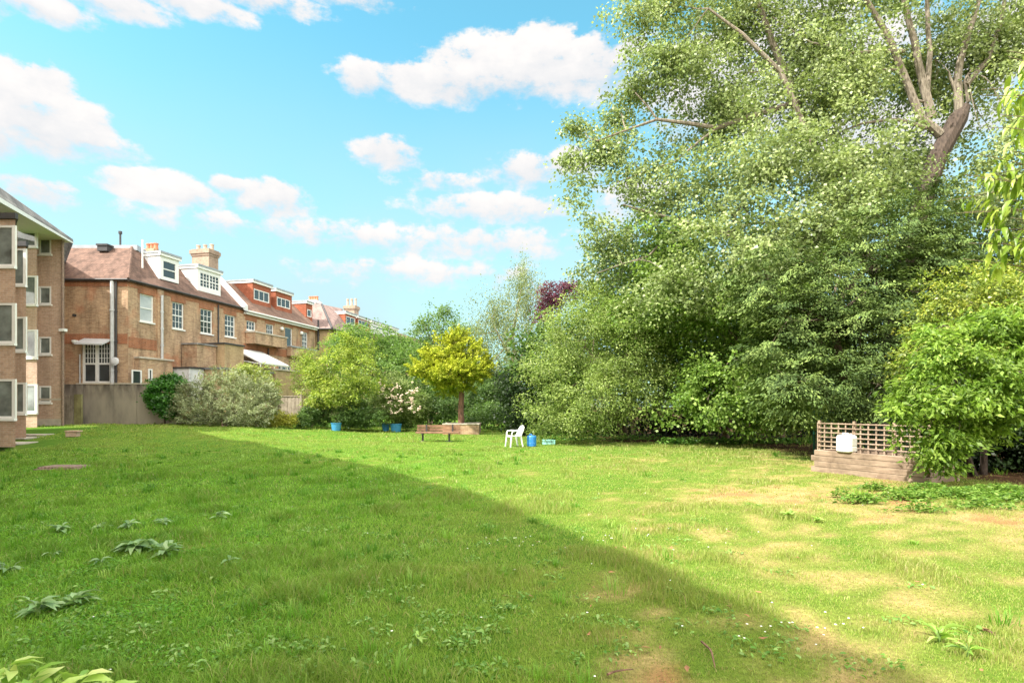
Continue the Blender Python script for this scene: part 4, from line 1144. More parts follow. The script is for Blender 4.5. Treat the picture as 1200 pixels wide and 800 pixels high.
# daisies
rg_ = np.random.default_rng(21); mb = MB()
for (px_, py_, s, n) in ((610, 640, .35, 14), (700, 636, .25, 8), (960, 738, .2, 10), (925, 745, .2, 6), (790, 630, .9, 8), (865, 720, .5, 4), (640, 690, 2, 14), (120, 540, 3, 22), (300, 560, 3, 16), (700, 590, 4, 22), (455, 560, 2, 8), (770, 580, 3, 14)):
    p = GP(px_, py_)
    for k in range(n):
        x = p.x+rg_.normal()*s; y = p.y+rg_.normal()*s*.6; r = .007+.003*rg_.random(); z = Gf(x, y)+.045+.02*rg_.random()
        mb.lathe((x, y, z), [(0, .004), (r, 0), (0, -.003)], 6)
o = mb.build('daisies', M['white']); tag(o, 'tiny white daisies scattered through the lawn', 'daisies', kind='stuff')
# fallen leaves and twigs
mb = MB()
for k in range(36):
    p = GP(rg_.uniform(560, 1190), rg_.uniform(600, 795)); a = rg_.random()*6.28; L = rg_.uniform(.02, .05)
    q = [p+Vector((math.cos(a+t)*L*s, math.sin(a+t)*L*s, .03+.02*rg_.random())) for t, s in ((0, 1), (1.6, .4), (3.14, .8), (4.7, .4))]
    mb.face(q)
o = mb.build('fallen_leaves', plain('dead_leaf', (.26, .13, .06), .8, .4, 9)); tag(o, 'brown fallen leaves and bits scattered on the lawn', 'fallen leaves', kind='stuff')
for (a, b, lb) in (((822, 757), (838, 788), 'curved dry twig lying across the shadow edge at the bottom'), ((712, 796), (742, 790), 'short dry twig at the bottom of the photo'), ((1152, 742), (1166, 746), 'small dark twig on the dry lawn at the lower right')):
    p, q = GP(*a), GP(*b); mb = MB(); rg2 = np.random.default_rng(a[0]); mb.tube(wobble(p+Vector((0, 0, .03)), q+Vector((0, 0, .03)), 5, .02, rg2), [.008, .008, .007, .006, .005, .003], 5)
    o = mb.build('fallen_twig', M['bark_red']); tag(o, lb, 'twig', 'fallen twigs')

# ------------------------------------------------------------------ slabs, drain cover, brick
slab_spots = [(8, 520.5, 1.5, 1.1, 'front paving slab at the foot of the flats, on the left edge'), (20, 514, 1.3, 1.0, 'middle paving slab at the foot of the flats'), (34, 510.5, 1.6, .7, 'rear paving slab at the foot of the flats')]
for (x, y, a, b, lb) in slab_spots:
    p = GP(x, y); mb = MB(); mb.box((p.x, p.y, p.z+.03), (a, b, .07), .1); tag(mb.build('paving_slab', M['slab'], bevel=.01), lb, 'paving slab', 'paving slabs by the flats')
p = GP(76, 549); mb = MB(); dc = empty('drain_cover', tuple(p), 'rusty ribbed drain cover set in a worn patch of the shaded lawn', 'drain cover')
mb.box((p.x, p.y, p.z+.012), (1.02, .72, .03), .05); mb.build('frame', M['rust'], dc)
mb = MB()
for k in range(11): mb.box((p.x-.44+k*.088, p.y, p.z+.05), (.05, .62, .045), .05)
mb.build('rib', M['rust'], dc)
p = GP(85.5, 511.5); mb = MB(); mb.box((p.x, p.y, p.z+.1), (.42, .3, .2), .2); mb.box((p.x+.03, p.y, p.z+.235), (.5, .36, .06), .1)
tag(mb.build('brick_pile', M['brick_flat'], bevel=.01), 'small stack of bricks standing alone on the shaded lawn', 'brick stack')

# ------------------------------------------------------------------ white plastic armchair
def chair(loc, rz):
    r = empty('plastic_chair', loc, 'white moulded plastic garden armchair standing on the lawn', 'chair')
    ca, sa = math.cos(rz), math.sin(rz)
    def w(x, y, z): return Vector(loc)+Vector((x*ca-y*sa, x*sa+y*ca, z))
    mat = M['white_plastic']
    def sheet(rows, th, name, parent=r):
        mb = MB(); n = len(rows); m = len(rows[0])
        for i in range(n-1):
            for j in range(m-1):
                a, b, c, d = rows[i][j], rows[i][j+1], rows[i+1][j+1], rows[i+1][j]
                if a is None or b is None or c is None or d is None: continue
                mb.face([w(*a), w(*b), w(*c), w(*d)], smooth=True)
        o = mb.build(name, mat, parent, weld=True)
        s = o.modifiers.new('t', 'SOLIDIFY'); s.thickness = th; s.offset = 0
        return o
    # x = forward
    seat = [[(-.21+.44*i/5, (-.22+.44*j/6)*(.92+.1*i/5), .43+.03*(i/5)**2-.025*math.sin(math.pi*i/5)*math.sin(math.pi*j/6)-(.05 if i == 5 else 0)) for j in range(7)] for i in range(6)]
    sheet(seat, .02, 'seat')
    # back with vertical slots: separate slats joined by top and bottom rails
    mb = MB()
    for j in range(-2, 3):
        y = j*.082; pts = [w(-.21-.16*t, y*(1+.12*t), .44+.36*t) for t in (0, .25, .5, .75, 1)]
        for k in range(4):
            a, b = pts[k], pts[k+1]; sd = w(0, .026, 0)-w(0, 0, 0)
            mb.face([a-sd, a+sd, b+sd, b-sd])
    o = mb.build('back_slat', mat, r); s = o.modifiers.new('t', 'SOLIDIFY'); s.thickness = .015
    mb = MB()
    arc = [w(-.21-.17*math.sin(math.pi*t)**.4*1.0-.0, .25*math.cos(math.pi*(1-t)), .44+.40*math.sin(math.pi*t)**.45) for t in np.linspace(0, 1, 19)]
    mb.tube(arc, .024, 8); mb.tube([w(-.215, -.2, .455), w(-.23, 0, .455), w(-.215, .2, .455)], .022, 8)
    mb.build('backrest_frame', mat, r)
    for sgn in (-1, 1):
        mb = MB(); mb.tube([w(.20, sgn*.26, .40), w(.19, sgn*.285, .56), w(.15, sgn*.29, .635), w(.0, sgn*.29, .65), w(-.18, sgn*.27, .64), w(-.29, sgn*.245, .66)], [.026, .024, .026, .028, .026, .02], 8)
        mb.build('armrest', mat, r)
    for (x, sg, dx) in ((.19, -1, .06), (.19, 1, .06), (-.2, -1, -.09), (-.2, 1, -.09)):
        mb = MB(); a = w(x, sg*.235, .46); b = w(x+dx, sg*.285, -.01)
        mb.tube([a, (a+b)/2, b], [.045, .033, .026], 4); mb.build('leg', mat, r)
M['white_plastic'] = plain('white_plastic', (.80, .80, .78), .35, .04, 5)
p = GP(602, 523.5); chair((p.x, p.y, p.z), R(180+22))
# ------------------------------------------------------------------ blue drum, turquoise container, tubs, white jerrycan
M['blue_plastic'] = plain('blue_plastic', (.03, .20, .55), .4, .12, 6); M['blue_pale'] = plain('blue_tub', (.06, .28, .52), .5, .15, 6)
M['soil'] = plain('potting_soil', (.06, .04, .03), .95, .3, 20)
p = GP(623, 523); r = empty('plastic_drum', tuple(p), 'small blue plastic drum standing on the grass right of the white chair', 'drum')
mb = MB(); mb.lathe(p, [(0, 0), (.17, 0), (.19, .03), (.19, .12), (.197, .135), (.19, .15), (.19, .30), (.197, .315), (.19, .33), (.19, .40), (.165, .44), (.06, .455), (0, .455)], 24); mb.build('body', M['blue_plastic'], r)
mb = MB(); mb.lathe(p+Vector((.08, -.03, .44)), [(.045, 0), (.045, .045), (0, .05)], 12); mb.build('cap', M['dark'], r)
mb = MB(); mb.tube([p+Vector((-.1, 0, .44)), p+Vector((-.08, 0, .5)), p+Vector((.0, 0, .5)), p+Vector((.02, 0, .45))], .013, 6); mb.build('handle', M['blue_plastic'], r)
M['turq'] = plain('turquoise_plastic', (.30, .62, .56), .4, .12, 8)
p = GP(643, 520.5); r = empty('plastic_crate', tuple(p), 'pale turquoise plastic crate lying low in the grass beside the drum', 'crate')
mb = MB(); wl, dl, hl_ = .52, .34, .2
for (cx, cy, sx_, sy_) in ((0, -dl/2, wl, .02), (0, dl/2, wl, .02), (-wl/2, 0, .02, dl), (wl/2, 0, .02, dl)): 
    mb.box(p+Vector((cx, cy, .05)), (sx_, sy_, .08)); mb.box(p+Vector((cx, cy, .18)), (sx_*1.03, sy_*1.6 if sy_ < .1 else sy_*1.02, .04))
for k in range(7): 
    mb.box(p+Vector((-.24+k*.08, -dl/2, .12)), (.03, .018, .1)); mb.box(p+Vector((-.24+k*.08, dl/2, .12)), (.03, .018, .1))
mb.box(p+Vector((0, 0, .015)), (wl, dl, .02)); mb.build('body', M['turq'], r)
mb = MB(); mb.box(p+Vector((.02, 0, .10)), (.18, .25, .14), .3); mb.build('contents', M['dark'], r)
tubs = [(394, 504.5, 12, 9, 'blue plastic tub under the bright green shrub, set apart from the other two'), (452, 505, 9.5, 9.5, 'left of two blue tubs standing side by side below the cream flowered shrub'), (464, 506, 13.5, 9.5, 'right and wider of two blue tubs side by side below the cream flowered shrub')]
for (x, y, wp, hp, lb) in tubs:
    p = GP(x, y); k = p.y/F; r0 = wp*k/2; h = hp*k
    r = empty('planter_tub', tuple(p), lb, 'tub', 'blue tubs along the border')
    mb = MB(); mb.lathe(p, [(0, 0), (r0*.8, 0), (r0*.97, h*.94), (r0*1.04, h*.94), (r0*1.04, h), (r0*.93, h), (r0*.9, h*.8)], 20); mb.build('body', M['blue_pale'], r)
    mb = MB(); mb.lathe(p+Vector((0, 0, h*.82)), [(r0*.91, 0), (0, .03)], 20); mb.build('soil', M['soil'], r)

# ------------------------------------------------------------------ bench
M['bench_wood'] = wood('bench_wood', (.32, .19, .11), (.19, .105, .06), (1.5, 14, 14)); M['iron'] = plain('dark_iron', (.045, .045, .045), .5, .2)
bp = GP(511, 517.3); bd = bp.y
bL, bR = W(487, 0, bd).x, W(538.5, 0, bd).x; bz = bp.z; pzz = lambda y: EYE+(HZ-y)/F*bd
r = empty('garden_bench', tuple(bp), 'slatted brown wooden bench on dark metal supports in front of the brick planter', 'bench')
bw = bR-bL; bc = (bL+bR)/2
mb = MB(); th = .06
for z in (pzz(499.5), pzz(503.2), pzz(506.9)):
    mb.box((bc, bd+.30+(z-bz)*.18, z), (bw, .03, .115))
mb.build('backrest', M['bench_wood'], r)
mb = MB(); 
for k in range(4): mb.box((bc, bd-.17+k*.125, bz+.41+.006*k), (bw*.99, .105, .035))
mb.build('seat', M['bench_wood'], r)
for px_ in (498.5, 529.5):
    x = W(px_, 0, bd).x; mb = MB()
    mb.box((x, bd+.27+.07, (pzz(497.5)+bz+.4)/2), (.07, .05, pzz(497.5)-bz-.38)); mb.build('back_support', M['iron'], r)
for px_ in (495.5, 526.5):
    x = W(px_, 0, bd).x
    mb = MB(); mb.box((x, bd+.02, bz+.365), (.06, .52, .05)); mb.box((x, bd-.02, bz+.17), (.08, .08, .36)); mb.box((x, bd-.02, bz+.0), (.30, .12, .05)); mb.build('leg', M['iron'], r)
# brick planter round the yellow conifer
pd = 31.5
r = empty('brick_planter', tuple(W(541, 509, pd)), 'low weathered brick planter behind the bench with the yellow conifer in it', 'planter')
xa, xb = W(519, 0, pd).x, W(561.5, 0, pd).x; pt_ = EYE+(HZ-497.2)/F*pd
mb = MB()
for (cx, cy, a, b) in (((xa+xb)/2, pd, xb-xa, .22), ((xa+xb)/2, pd+1.6, xb-xa, .22), (xa+.11, pd+.8, .22, 1.38), (xb-.11, pd+.8, .22, 1.38)): mb.box((cx, cy, (pt_-.1)/2), (a, b, pt_+.1))
mb.build('wall', M['brick_stock'], r)
mb = MB()
mb.box(((xa+xb)/2, pd, pt_+.03), (xb-xa+.04, .28, .06)); mb.box(((xa+xb)/2, pd+1.6, pt_+.03), (xb-xa+.04, .28, .06)); mb.build('coping', M['stone'], r)
mb = MB(); mb.box(((xa+xb)/2, pd+.8, pt_-.12), (xb-xa-.3, 1.4, .1)); mb.build('soil', M['soil'], r)

# ------------------------------------------------------------------ raised timber bed with trellis on the right
A_ = GP(953.5, 552.5); B_ = GP(1071, 565.5); A_.z = B_.z = Gf(A_.x, A_.y)
tl = Fr((A_.x, A_.y), ((B_-A_).x, (B_-A_).y)); L_ = math.hypot((B_-A_).x, (B_-A_).y)+.2
r = empty('raised_bed', tuple(A_), 'raised garden bed of four stacked weathered timber sleepers', 'raised bed')
hz = (552.5-527)/F*A_.y; z0 = A_.z
for k in range(4):
    for side in (0, 1):
        mb = MB(); n = -.07-side*1.1; e = .0 if k % 2 else .09
        fbox(mb, tl, -e, L_+e, z0+hz*k/4+.002-.03*(k == 0), z0+hz*(k+1)/4-.004, n-.05, n+.05+.006*(k % 2)); mb.build('sleeper', M['wood_warm'], r, bevel=.008)
    for s in (0, L_):
        mb = MB(); fbox(mb, tl, s-.05, s+.05, z0+hz*k/4+.004-.03*(k == 0), z0+hz*(k+1)/4-.006, -1.1+(.0 if k % 2 else 0), -.13 if k % 2 == 0 else -.122); mb.build('sleeper', M['wood_warm'], r, bevel=.008)
mb = MB(); mb.face([tl.p(.05, z0+hz-.08, -.1), tl.p(L_-.05, z0+hz-.08, -.1), tl.p(L_-.05, z0+hz-.08, -1.1), tl.p(.05, z0+hz-.08, -1.1)]); mb.build('soil', M['soil'], r)
tr = empty('trellis', tuple(tl.p(1.2, z0, -.3)), 'square lattice wooden trellis standing along the back of the raised bed', 'trellis')
nn = -1.0
s0, zt = tl.px(958.5, 492, nn); s1, zt2 = tl.px(1088, 496, nn); zbt = z0+hz-.2
zt = z0+hz+.66
mb = MB(); w_ = .022; nv = 15
for k in range(nv):
    s = s0+(s1-s0)*k/(nv-1); fbox(mb, tl, s-w_/2*1.3, s+w_/2*1.3, zbt, zt, nn-.012, nn+.012)
nh = 6
for k in range(nh):
    z = zt-.02-(zt-z0-hz+.0)*k/(nh-.5); fbox(mb, tl, s0, s1, z-w_*.65, z+w_*.65, nn+.013, nn+.03)
mb.build('lattice', M['wood_trellis'], tr)
for s in (s0+.02, s0+(s1-s0)*.36, s0+(s1-s0)*.72, s1):
    mb = MB(); fbox(mb, tl, s-.03, s+.03, z0-.05, zt+.05, nn-.07, nn-.014); mb.build('post', M['wood_trellis'], tr)
jc, jz = tl.px(991.5, 530, -.07)
jp = tl.p(jc, z0+hz+.0, -.09); r = empty('jerrycan', tuple(jp), 'white plastic jerrycan standing on the edge of the raised bed', 'jerrycan')
M['jerry'] = plain('translucent_white_plastic', (.78, .79, .74), .35, .04, 4)
mb = MB(); wj = 19/F*jp.y; hj = .41; ry_ = tl.t
def rr(wx, wy, z, rad=.05, n=6):
    out = []
    for (cx, cy, a0) in ((wx/2-rad, wy/2-rad, 0), (-wx/2+rad, wy/2-rad, 90), (-wx/2+rad, -wy/2+rad, 180), (wx/2-rad, -wy/2+rad, 270)):
        for k in range(n+1):
            a = R(a0+90*k/n); out.append((cx+rad*math.cos(a), cy+rad*math.sin(a), z))
    return out
angj = math.atan2(tl.t[1], tl.t[0])
def jt(q): return Vector((jp.x+q[0]*math.cos(angj)-q[1]*math.sin(angj), jp.y+q[0]*math.sin(angj)+q[1]*math.cos(angj), jp.z+q[2]))
prof = [(.90, .003), (1, .03), (1, .12), (.975, .14), (1, .16), (1, hj-.07), (.93, hj-.025), (.72, hj)]
rings = [[jt(q) for q in rr(wj*s, .27*s, z, .055*s)] for s, z in prof]
for i in range(len(rings)-1):
    m_ = len(rings[0])
    for k in range(m_): mb.face([rings[i][k], rings[i][(k+1) % m_], rings[i+1][(k+1) % m_], rings[i+1][k]], smooth=True)
mb.face(rings[-1]); mb.face(rings[0][::-1]); mb.build('body', M['jerry'], r)
mb = MB(); mb.tube([jt((-.1, 0, hj-.01)), jt((-.09, 0, hj+.035)), jt((.03, 0, hj+.035)), jt((.04, 0, hj-.01))], .014, 8); mb.build('handle', M['jerry'], r)
mb = MB(); mb.lathe(jt((.105, 0, hj-.015)), [(.03, 0), (.03, .045), (0, .048)], 12); mb.build('cap', M['white'], r)
# green mesh fence glimpsed behind
gf_ = empty('mesh_fence', tuple(W(985, 500, 19)), 'dark green wire mesh fence glimpsed behind the trellis', 'fence')
M['green_metal'] = plain('green_metal', (.02, .10, .06), .5, .2)
fx0, fx1 = W(955, 0, 19).x, W(1075, 0, 19).x; zt = EYE+(HZ-482)/F*19
mb = MB()
for k in range(60):
    x = fx0+(fx1-fx0)*k/59; mb.box((x, 19, zt/2), (.018, .012, zt))
for z in (.1, .5, .9, zt-.03): mb.box(((fx0+fx1)/2, 18.985, z), (fx1-fx0, .012, .03))
mb.build('mesh_panel', M['green_metal'], gf_)
for k in range(3):
    mb = MB(); x = fx0+(fx1-fx0)*k/2; mb.box((x, 19.05, zt/2+.03), (.06, .06, zt+.06)); mb.build('post', M['green_metal'], gf_)
# ================================================================== trees and shrubs
def Lb(spec): return [lobe(*s) for s in spec]
g1 = lambda *a: [lin(*c) for c in a]
# -------- big poplar
POP = g1((86, 104, 58), (120, 138, 80), (148, 162, 104), (178, 188, 136))
pd_ = 25
pop = Lb([(765, 15, 25, 62, 34), (790, 70, 24, 60, 46), (712, 178, 25, 46, 24), (672, 150, 25, 22, 16), (745, 195, 24.6, 40, 40), (722, 140, 25.4, 22, 18), (690, 235, 24, 34, 50), (715, 300, 25, 48, 44), (668, 185, 25.5, 18, 16), (740, 105, 25, 30, 22),
          (850, 130, 25, 85, 80), (800, 240, 24, 85, 66), (860, 30, 26, 75, 55), (960, 60, 25, 85, 70), (905, 200, 22, 90, 80), (990, 190, 23, 85, 80), (880, 300, 21, 95, 70), (970, 270, 21, 75, 60),
          (1070, 90, 26, 85, 75), (1160, 60, 25, 80, 70), (1150, 170, 24, 70, 60), (1050, -50, 25, 120, 70), (900, -60, 25, 110, 60), (1060, 200, 27.5, 60, 50), (790, 340, 22, 60, 40), (1230, -20, 25, 90, 120), (1170, 250, 27, 70, 55), (1180, 150, 23.3, 40, 60), (1000, 80, 23.6, 50, 50), (960, 120, 23.6, 60, 40), (1000, 230, 22.5, 50, 36)])
def clear_limbs(C):
    ok = np.ones(len(C), bool)
    for pts, rr, m in [(tp[0][2:], tp[1][2:], .8)]+[(q[0], q[1], .22) for q in limbs[:3]]:
        P = np.array([list(p) for p in pts])
        for i in range(len(P)-1):
            a, b = P[i][[0, 2]], P[i+1][[0, 2]]; t = np.clip(((C[:, [0, 2]]-a)@(b-a))/max((b-a)@(b-a), 1e-6), 0, 1)
            dd = np.linalg.norm(C[:, [0, 2]]-(a+t[:, None]*(b-a)), axis=1)
            ok &= ~((dd < m) & (C[:, 1] < P[i][1]+.6))
    return ok
D1 = 24.3
tb = GP(1040, 520); tb = Vector((W(1040, 0, D1).x, D1, 0))
tp = ([tb-Vector((0, 0, .2)), W(1048, 420, D1), W(1064, 320, D1), W(1082, 232, D1), W(1098, 185, D1), W(1122, 140, D1), W(1132, 124, D1)], [.75, .60, .48, .40, .38, .38, .18])
def lm(pts, r0, r1, d=D1):
    n = len(pts)
    P = [W(x, y, d+(dd if (dd := (e[0] if e else 0)) else 0)) for (x, y, *e) in pts]
    # smooth by midpoint insertion
    Q = [P[0]]
    for i in range(len(P)-1): Q += [(P[i]+P[i+1])/2+Vector((.03*math.sin(i*5), 0, .03*math.cos(i*7))), P[i+1]]
    return (Q, [r0+(r1-r0)*i/(len(Q)-1) for i in range(len(Q))])
limbs = [lm([(1102, 158), (1080, 140), (1062, 95), (1042, 45), (1020, 8), (985, -50)], .20, .07),
         lm([(1092, 138), (1082, 100), (1072, 50), (1060, 5), (1052, -60)], .19, .08),
         lm([(1086, 110), (1090, 60), (1087, 20), (1086, -50)], .12, .07),
         lm([(1124, 135), (1122, 90), (1130, 55), (1140, 25), (1165, -60)], .18, .08),
         lm([(1132, 100), (1158, 70), (1172, 30), (1185, -40)], .13, .05),
         lm([(1128, 130), (1117, 100), (1112, 84)], .10, .03), lm([(1135, 120), (1130, 95), (1140, 80)], .08, .02),
         lm([(1085, 150), (1050, 140), (1010, 145), (960, 165)], .09, .03), lm([(1060, 60), (1000, 62), (950, 50), (905, 20)], .08, .02),
         lm([(1055, 82), (990, 82), (940, 90)], .05, .02), lm([(1040, 340), (1000, 280), (960, 190), (930, 110), (905, 50), (880, -20)], .30, .10, 25),
         lm([(955, 180), (915, 85), (870, 40), (830, 10)], .14, .04, 23.5), lm([(1000, 300), (900, 290), (800, 260), (730, 240)], .2, .04, 23.5), lm([(935, 120), (840, 150), (770, 140), (700, 165)], .14, .03, 24),
         lm([(800, 260), (760, 300), (700, 320)], .07, .02, 23.8), lm([(840, 150), (790, 190), (720, 215)], .06, .02, 24)]
tree('poplar_tree', 'huge pale leaved poplar with a leaning dark trunk and grey limbs', 'tree', tuple(tb), pop, .8, .66, 1.75, 34, .132, .78, POP, 'leaf_gloss', 'broad', 'bark_dark',
     seed=4, shell=.85, gap=.33, gs=2.4, keep=clear_limbs, twigs=110, limb_k=.007, trunk_pts=tp, limbs=limbs, upw=.35, bright=.3, lump=.25)
# -------- dark yew
YEW = g1((52, 70, 36), (76, 98, 50), (106, 126, 66), (140, 158, 88))
yd = 19
tree('yew_tree', 'dark green yew with drooping feathery sprays below the poplar trunk', 'tree', (W(1000, 0, 19.5).x, 19.5, .0),
     Lb([(1040, 285, 19, 66, 60), (1090, 260, 19.5, 40, 55), (985, 340, 18.5, 70, 60), (930, 390, 18, 60, 60), (1010, 400, 17.5, 75, 60), (950, 455, 17, 70, 38), (1030, 460, 16.8, 60, 40), (1090, 350, 18.5, 50, 70), (900, 340, 19, 50, 45), (1115, 300, 19, 40, 60), (1060, 380, 17.5, 50, 50)]),
     .3, .58, 2.1, 60, .115, .42, YEW, 'needle', 'spray', seed=12, shell=.45, twigs=50, stems=2, bright=.3, lump=.3)
# -------- broadleaf beneath the poplar (centre)
LIM = g1((70, 98, 40), (104, 134, 56), (140, 166, 80), (168, 188, 108))
tree('lime_tree', 'broad leaved lime tree with low sweeping boughs between the elder and the yew', 'tree', (W(842, 0, 25.5).x, 25.5, 0),
     Lb([(830, 360, 23, 75, 55), (770, 370, 24, 55, 50), (850, 440, 21.8, 62, 44), (905, 400, 23, 50, 50), (830, 472, 22, 48, 30), (885, 474, 21.5, 45, 30), (790, 300, 24, 60, 45), (930, 300, 24, 60, 50), (920, 470, 22, 40, 34)]),
     .22, .62, 1.9, 38, .135, .75, LIM, 'leaf', 'broad', seed=14, shell=.6, twigs=60, stems=2, upw=.55, bright=.35, lump=.4, gap=.3, gs=3.0)
# -------- rounded elder / hawthorn
ELD = g1((84, 104, 50), (116, 138, 68), (150, 168, 92), (180, 192, 120))
tree('elder_tree', 'rounded grey green elder with several thin stems right of the white chair', 'tree', tuple(GP(737, 514)),
     Lb([(690, 400, 25, 62, 52), (745, 410, 24, 52, 50), (655, 440, 24.5, 44, 48), (640, 480, 24, 32, 28), (700, 460, 23.5, 58, 44), (760, 380, 25, 50, 40), (680, 490, 23.3, 42, 22), (760, 450, 23.8, 34, 34), (700, 360, 26, 42, 32)]),
     .16, .52, 2.1, 42, .098, .5, ELD, 'leaf', 'broad', 'bark', seed=15, shell=.5, twigs=60, stems=3, upw=.5, bright=.35, lump=.38, gap=.3, gs=3.4)
# -------- right: yellowish shrub behind and ash in front
LAU = g1((80, 100, 36), (112, 132, 50), (150, 164, 66), (190, 184, 84))
tree('privet_tree', 'yellow tinged evergreen rising behind the ash tree on the right', 'tree', (W(1175, 0, 14.5).x, 14.5, 0),
     Lb([(1130, 360, 14.5, 50, 42), (1180, 350, 14.5, 50, 45), (1090, 420, 14.8, 36, 44), (1150, 410, 14, 60, 50), (1230, 340, 15, 50, 70), (1085, 465, 14.5, 28, 30)]),
     .16, .26, 1.3, 30, .085, .5, LAU, 'leaf_gloss', 'broad', seed=17, shell=.6, twigs=30, stems=2, bright=.35, lump=.4, gap=.15, gs=4)
ASH = g1((74, 104, 34), (106, 138, 50), (140, 168, 72), (172, 194, 100))
tree('ash_tree', 'bright green feathery leaved ash with branches hanging over the raised bed', 'tree', (W(1150, 0, 13.2).x, 13.2, 0),
     Lb([(1120, 415, 11.2, 46, 30), (1165, 385, 11.5, 46, 26), (1078, 450, 11.4, 30, 24), (1062, 478, 11.1, 24, 16), (1090, 505, 11.0, 30, 34), (1130, 465, 10.9, 50, 24), (1185, 440, 10.8, 40, 32), (1200, 480, 10.8, 40, 20), (1098, 535, 11.1, 24, 24), (1120, 515, 11.0, 20, 16), (1230, 410, 11, 50, 50), (1150, 500, 11.2, 30, 12), (1105, 385, 11.6, 26, 16)]),
     .12, .27, 1.7, 24, .115, .40, ASH, 'leaf', 'broad', 'bark_dark', seed=18, shell=.6, twigs=60, stems=2, upw=.55, bright=.35, lump=.4, gap=.2, gs=5)
# dark hedge masses behind the right hand trees close the view under the canopy
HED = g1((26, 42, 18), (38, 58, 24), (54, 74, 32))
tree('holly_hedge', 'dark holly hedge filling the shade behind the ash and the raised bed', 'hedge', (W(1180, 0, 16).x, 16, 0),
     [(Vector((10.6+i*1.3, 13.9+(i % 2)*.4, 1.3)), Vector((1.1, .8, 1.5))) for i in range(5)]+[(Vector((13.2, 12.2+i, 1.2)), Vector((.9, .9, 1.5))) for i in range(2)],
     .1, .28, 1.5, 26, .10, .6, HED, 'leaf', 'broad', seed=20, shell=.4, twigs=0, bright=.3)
hl2 = []
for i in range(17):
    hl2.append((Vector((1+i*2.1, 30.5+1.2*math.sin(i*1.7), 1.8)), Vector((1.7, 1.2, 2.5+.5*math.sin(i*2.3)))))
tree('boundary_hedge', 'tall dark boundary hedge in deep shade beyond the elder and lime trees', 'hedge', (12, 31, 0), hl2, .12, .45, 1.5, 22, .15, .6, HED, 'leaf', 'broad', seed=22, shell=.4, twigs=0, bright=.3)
# understorey tree masses above the hedge, seen between the big crowns
UND = g1((52, 78, 30), (76, 104, 42), (100, 128, 56))
tree('sycamore_tree', 'deep green sycamore crowded behind the poplar and the yew', 'tree', (14, 29, 0),
     [(Vector((9, 29, 5.5)), Vector((4, 2, 3))), (Vector((15, 29, 6)), Vector((4, 2, 4))), (Vector((21, 28, 6)), Vector((4, 2, 5))), (Vector((27, 27, 7)), Vector((4, 2, 6))), (Vector((5, 29.5, 5)), Vector((2.6, 1.8, 2.5))), (Vector((2.4, 30.5, 4.4)), Vector((2.2, 1.6, 2.4))), (Vector((7.5, 30, 8)), Vector((3, 1.6, 3))), (Vector((11.5, 29, 3.5)), Vector((3, 1.6, 3)))],
     .3, .75, 2.0, 24, .2, .8, UND, 'leaf', 'broad', seed=23, shell=.5, twigs=30, bright=.3, gap=0)
# -------- foreground branches coming in from the right
LON = g1((96, 126, 36), (128, 154, 50), (158, 178, 72), (184, 196, 104))
rg = np.random.default_rng(31)
fb = Vector((8.7, 6.3, Gf(8.7, 6.3))); r = empty('cherry_laurel', tuple(fb), 'near tree whose long drooping yellow green leaves reach in at the right edge', 'tree')
mb = MB(); tp2 = [fb-Vector((0, 0, .1)), fb+Vector((-.06, .1, .9)), fb+Vector((.05, .05, 1.7)), fb+Vector((0, 0, 2.5)), fb+Vector((-.1, .05, 3.6)), fb+Vector((.05, 0, 5.0)), fb+Vector((0, 0, 6.4))]; mb.tube(tp2, [.16, .13, .12, .10, .08, .05, .02], 9); mb.build('trunk', M['bark'], r)
mb = MB(); Cc = []; Aa = []; Nn_ = []
ends = [(1150, 270, 6.2), (1130, 205, 6.3), (1165, 210, 6.0), (1185, 255, 5.8), (1120, 250, 6.5), (1160, 150, 6.0), (1190, 190, 5.7), (1150, 105, 6.1), (1180, 110, 5.8), (1200, 75, 5.6), (1195, 140, 5.5), (1215, 220, 5.5), (1215, 30, 5.6), (1205, 290, 5.8), (1170, 235, 6.1), (1145, 180, 6.4), (1175, 285, 6.1), (1190, 315, 5.9), (1180, 60, 6.0), (1135, 285, 6.4), (1205, 160, 5.9)]
ends += [(x-rg.uniform(-25, 25), y+rg.uniform(-25, 25), d+.25*rg.normal()) for (x, y, d) in ends]
EW = [W(*e) for e in ends]
k = 0
while k < 190:          # the rest of the crown, all round the trunk
    u = unit(rg.normal(size=3)[None])[0]; f = .45+.55*rg.random()
    e = Vector((8.7+u[0]*2.5*f, 6.5+u[1]*2.3*f, 4.2+u[2]*2.4*f))
    if e.x/max(e.y, .5) < .955 or e.y < 1: continue
    EW.append(e); k += 1
for e in EW:
    z0 = min(6.0, max(1.5, e.z-.55-rg.random()*1.1)); j = max(i for i in range(7) if tp2[i].z <= fb.z+z0+.01 or i == 0); j2 = min(6, j+1)
    t = 0 if j == j2 else min(1, max(0, (fb.z+z0-tp2[j].z)/(tp2[j2].z-tp2[j].z)))
    st = tp2[j]*(1-t)+tp2[j2]*t
    pts = wobble(st, e, 8, .12, rg, .30); mb.tube(pts, [.022*(1-.85*i/8) for i in range(9)], 5)
    for kk in range(44):
        t = 1-.55*rg.random()**1.2; q = pts[min(8, int(t*8))]*.55+(np.array(st)*(1-t)+np.array(e)*t+np.array([0, 0, .3*math.sin(math.pi*t)]))*.45
        a = rg.random()*6.28; A = unit(np.array([math.cos(a)*.8-.2, math.sin(a)*.8, -.75-.5*rg.random()])[None])[0]
        Cc.append(q+A*.085+rg.normal(size=3)*.06); Aa.append(A); Nn_.append(np.array([A[0]*.6, A[1]*.6-.2, .9])+rg.normal(size=3)*.3)
mb.build('branches', M['twig'], r)
n = len(Cc); LL = .185*(.6+.6*rg.random(n))
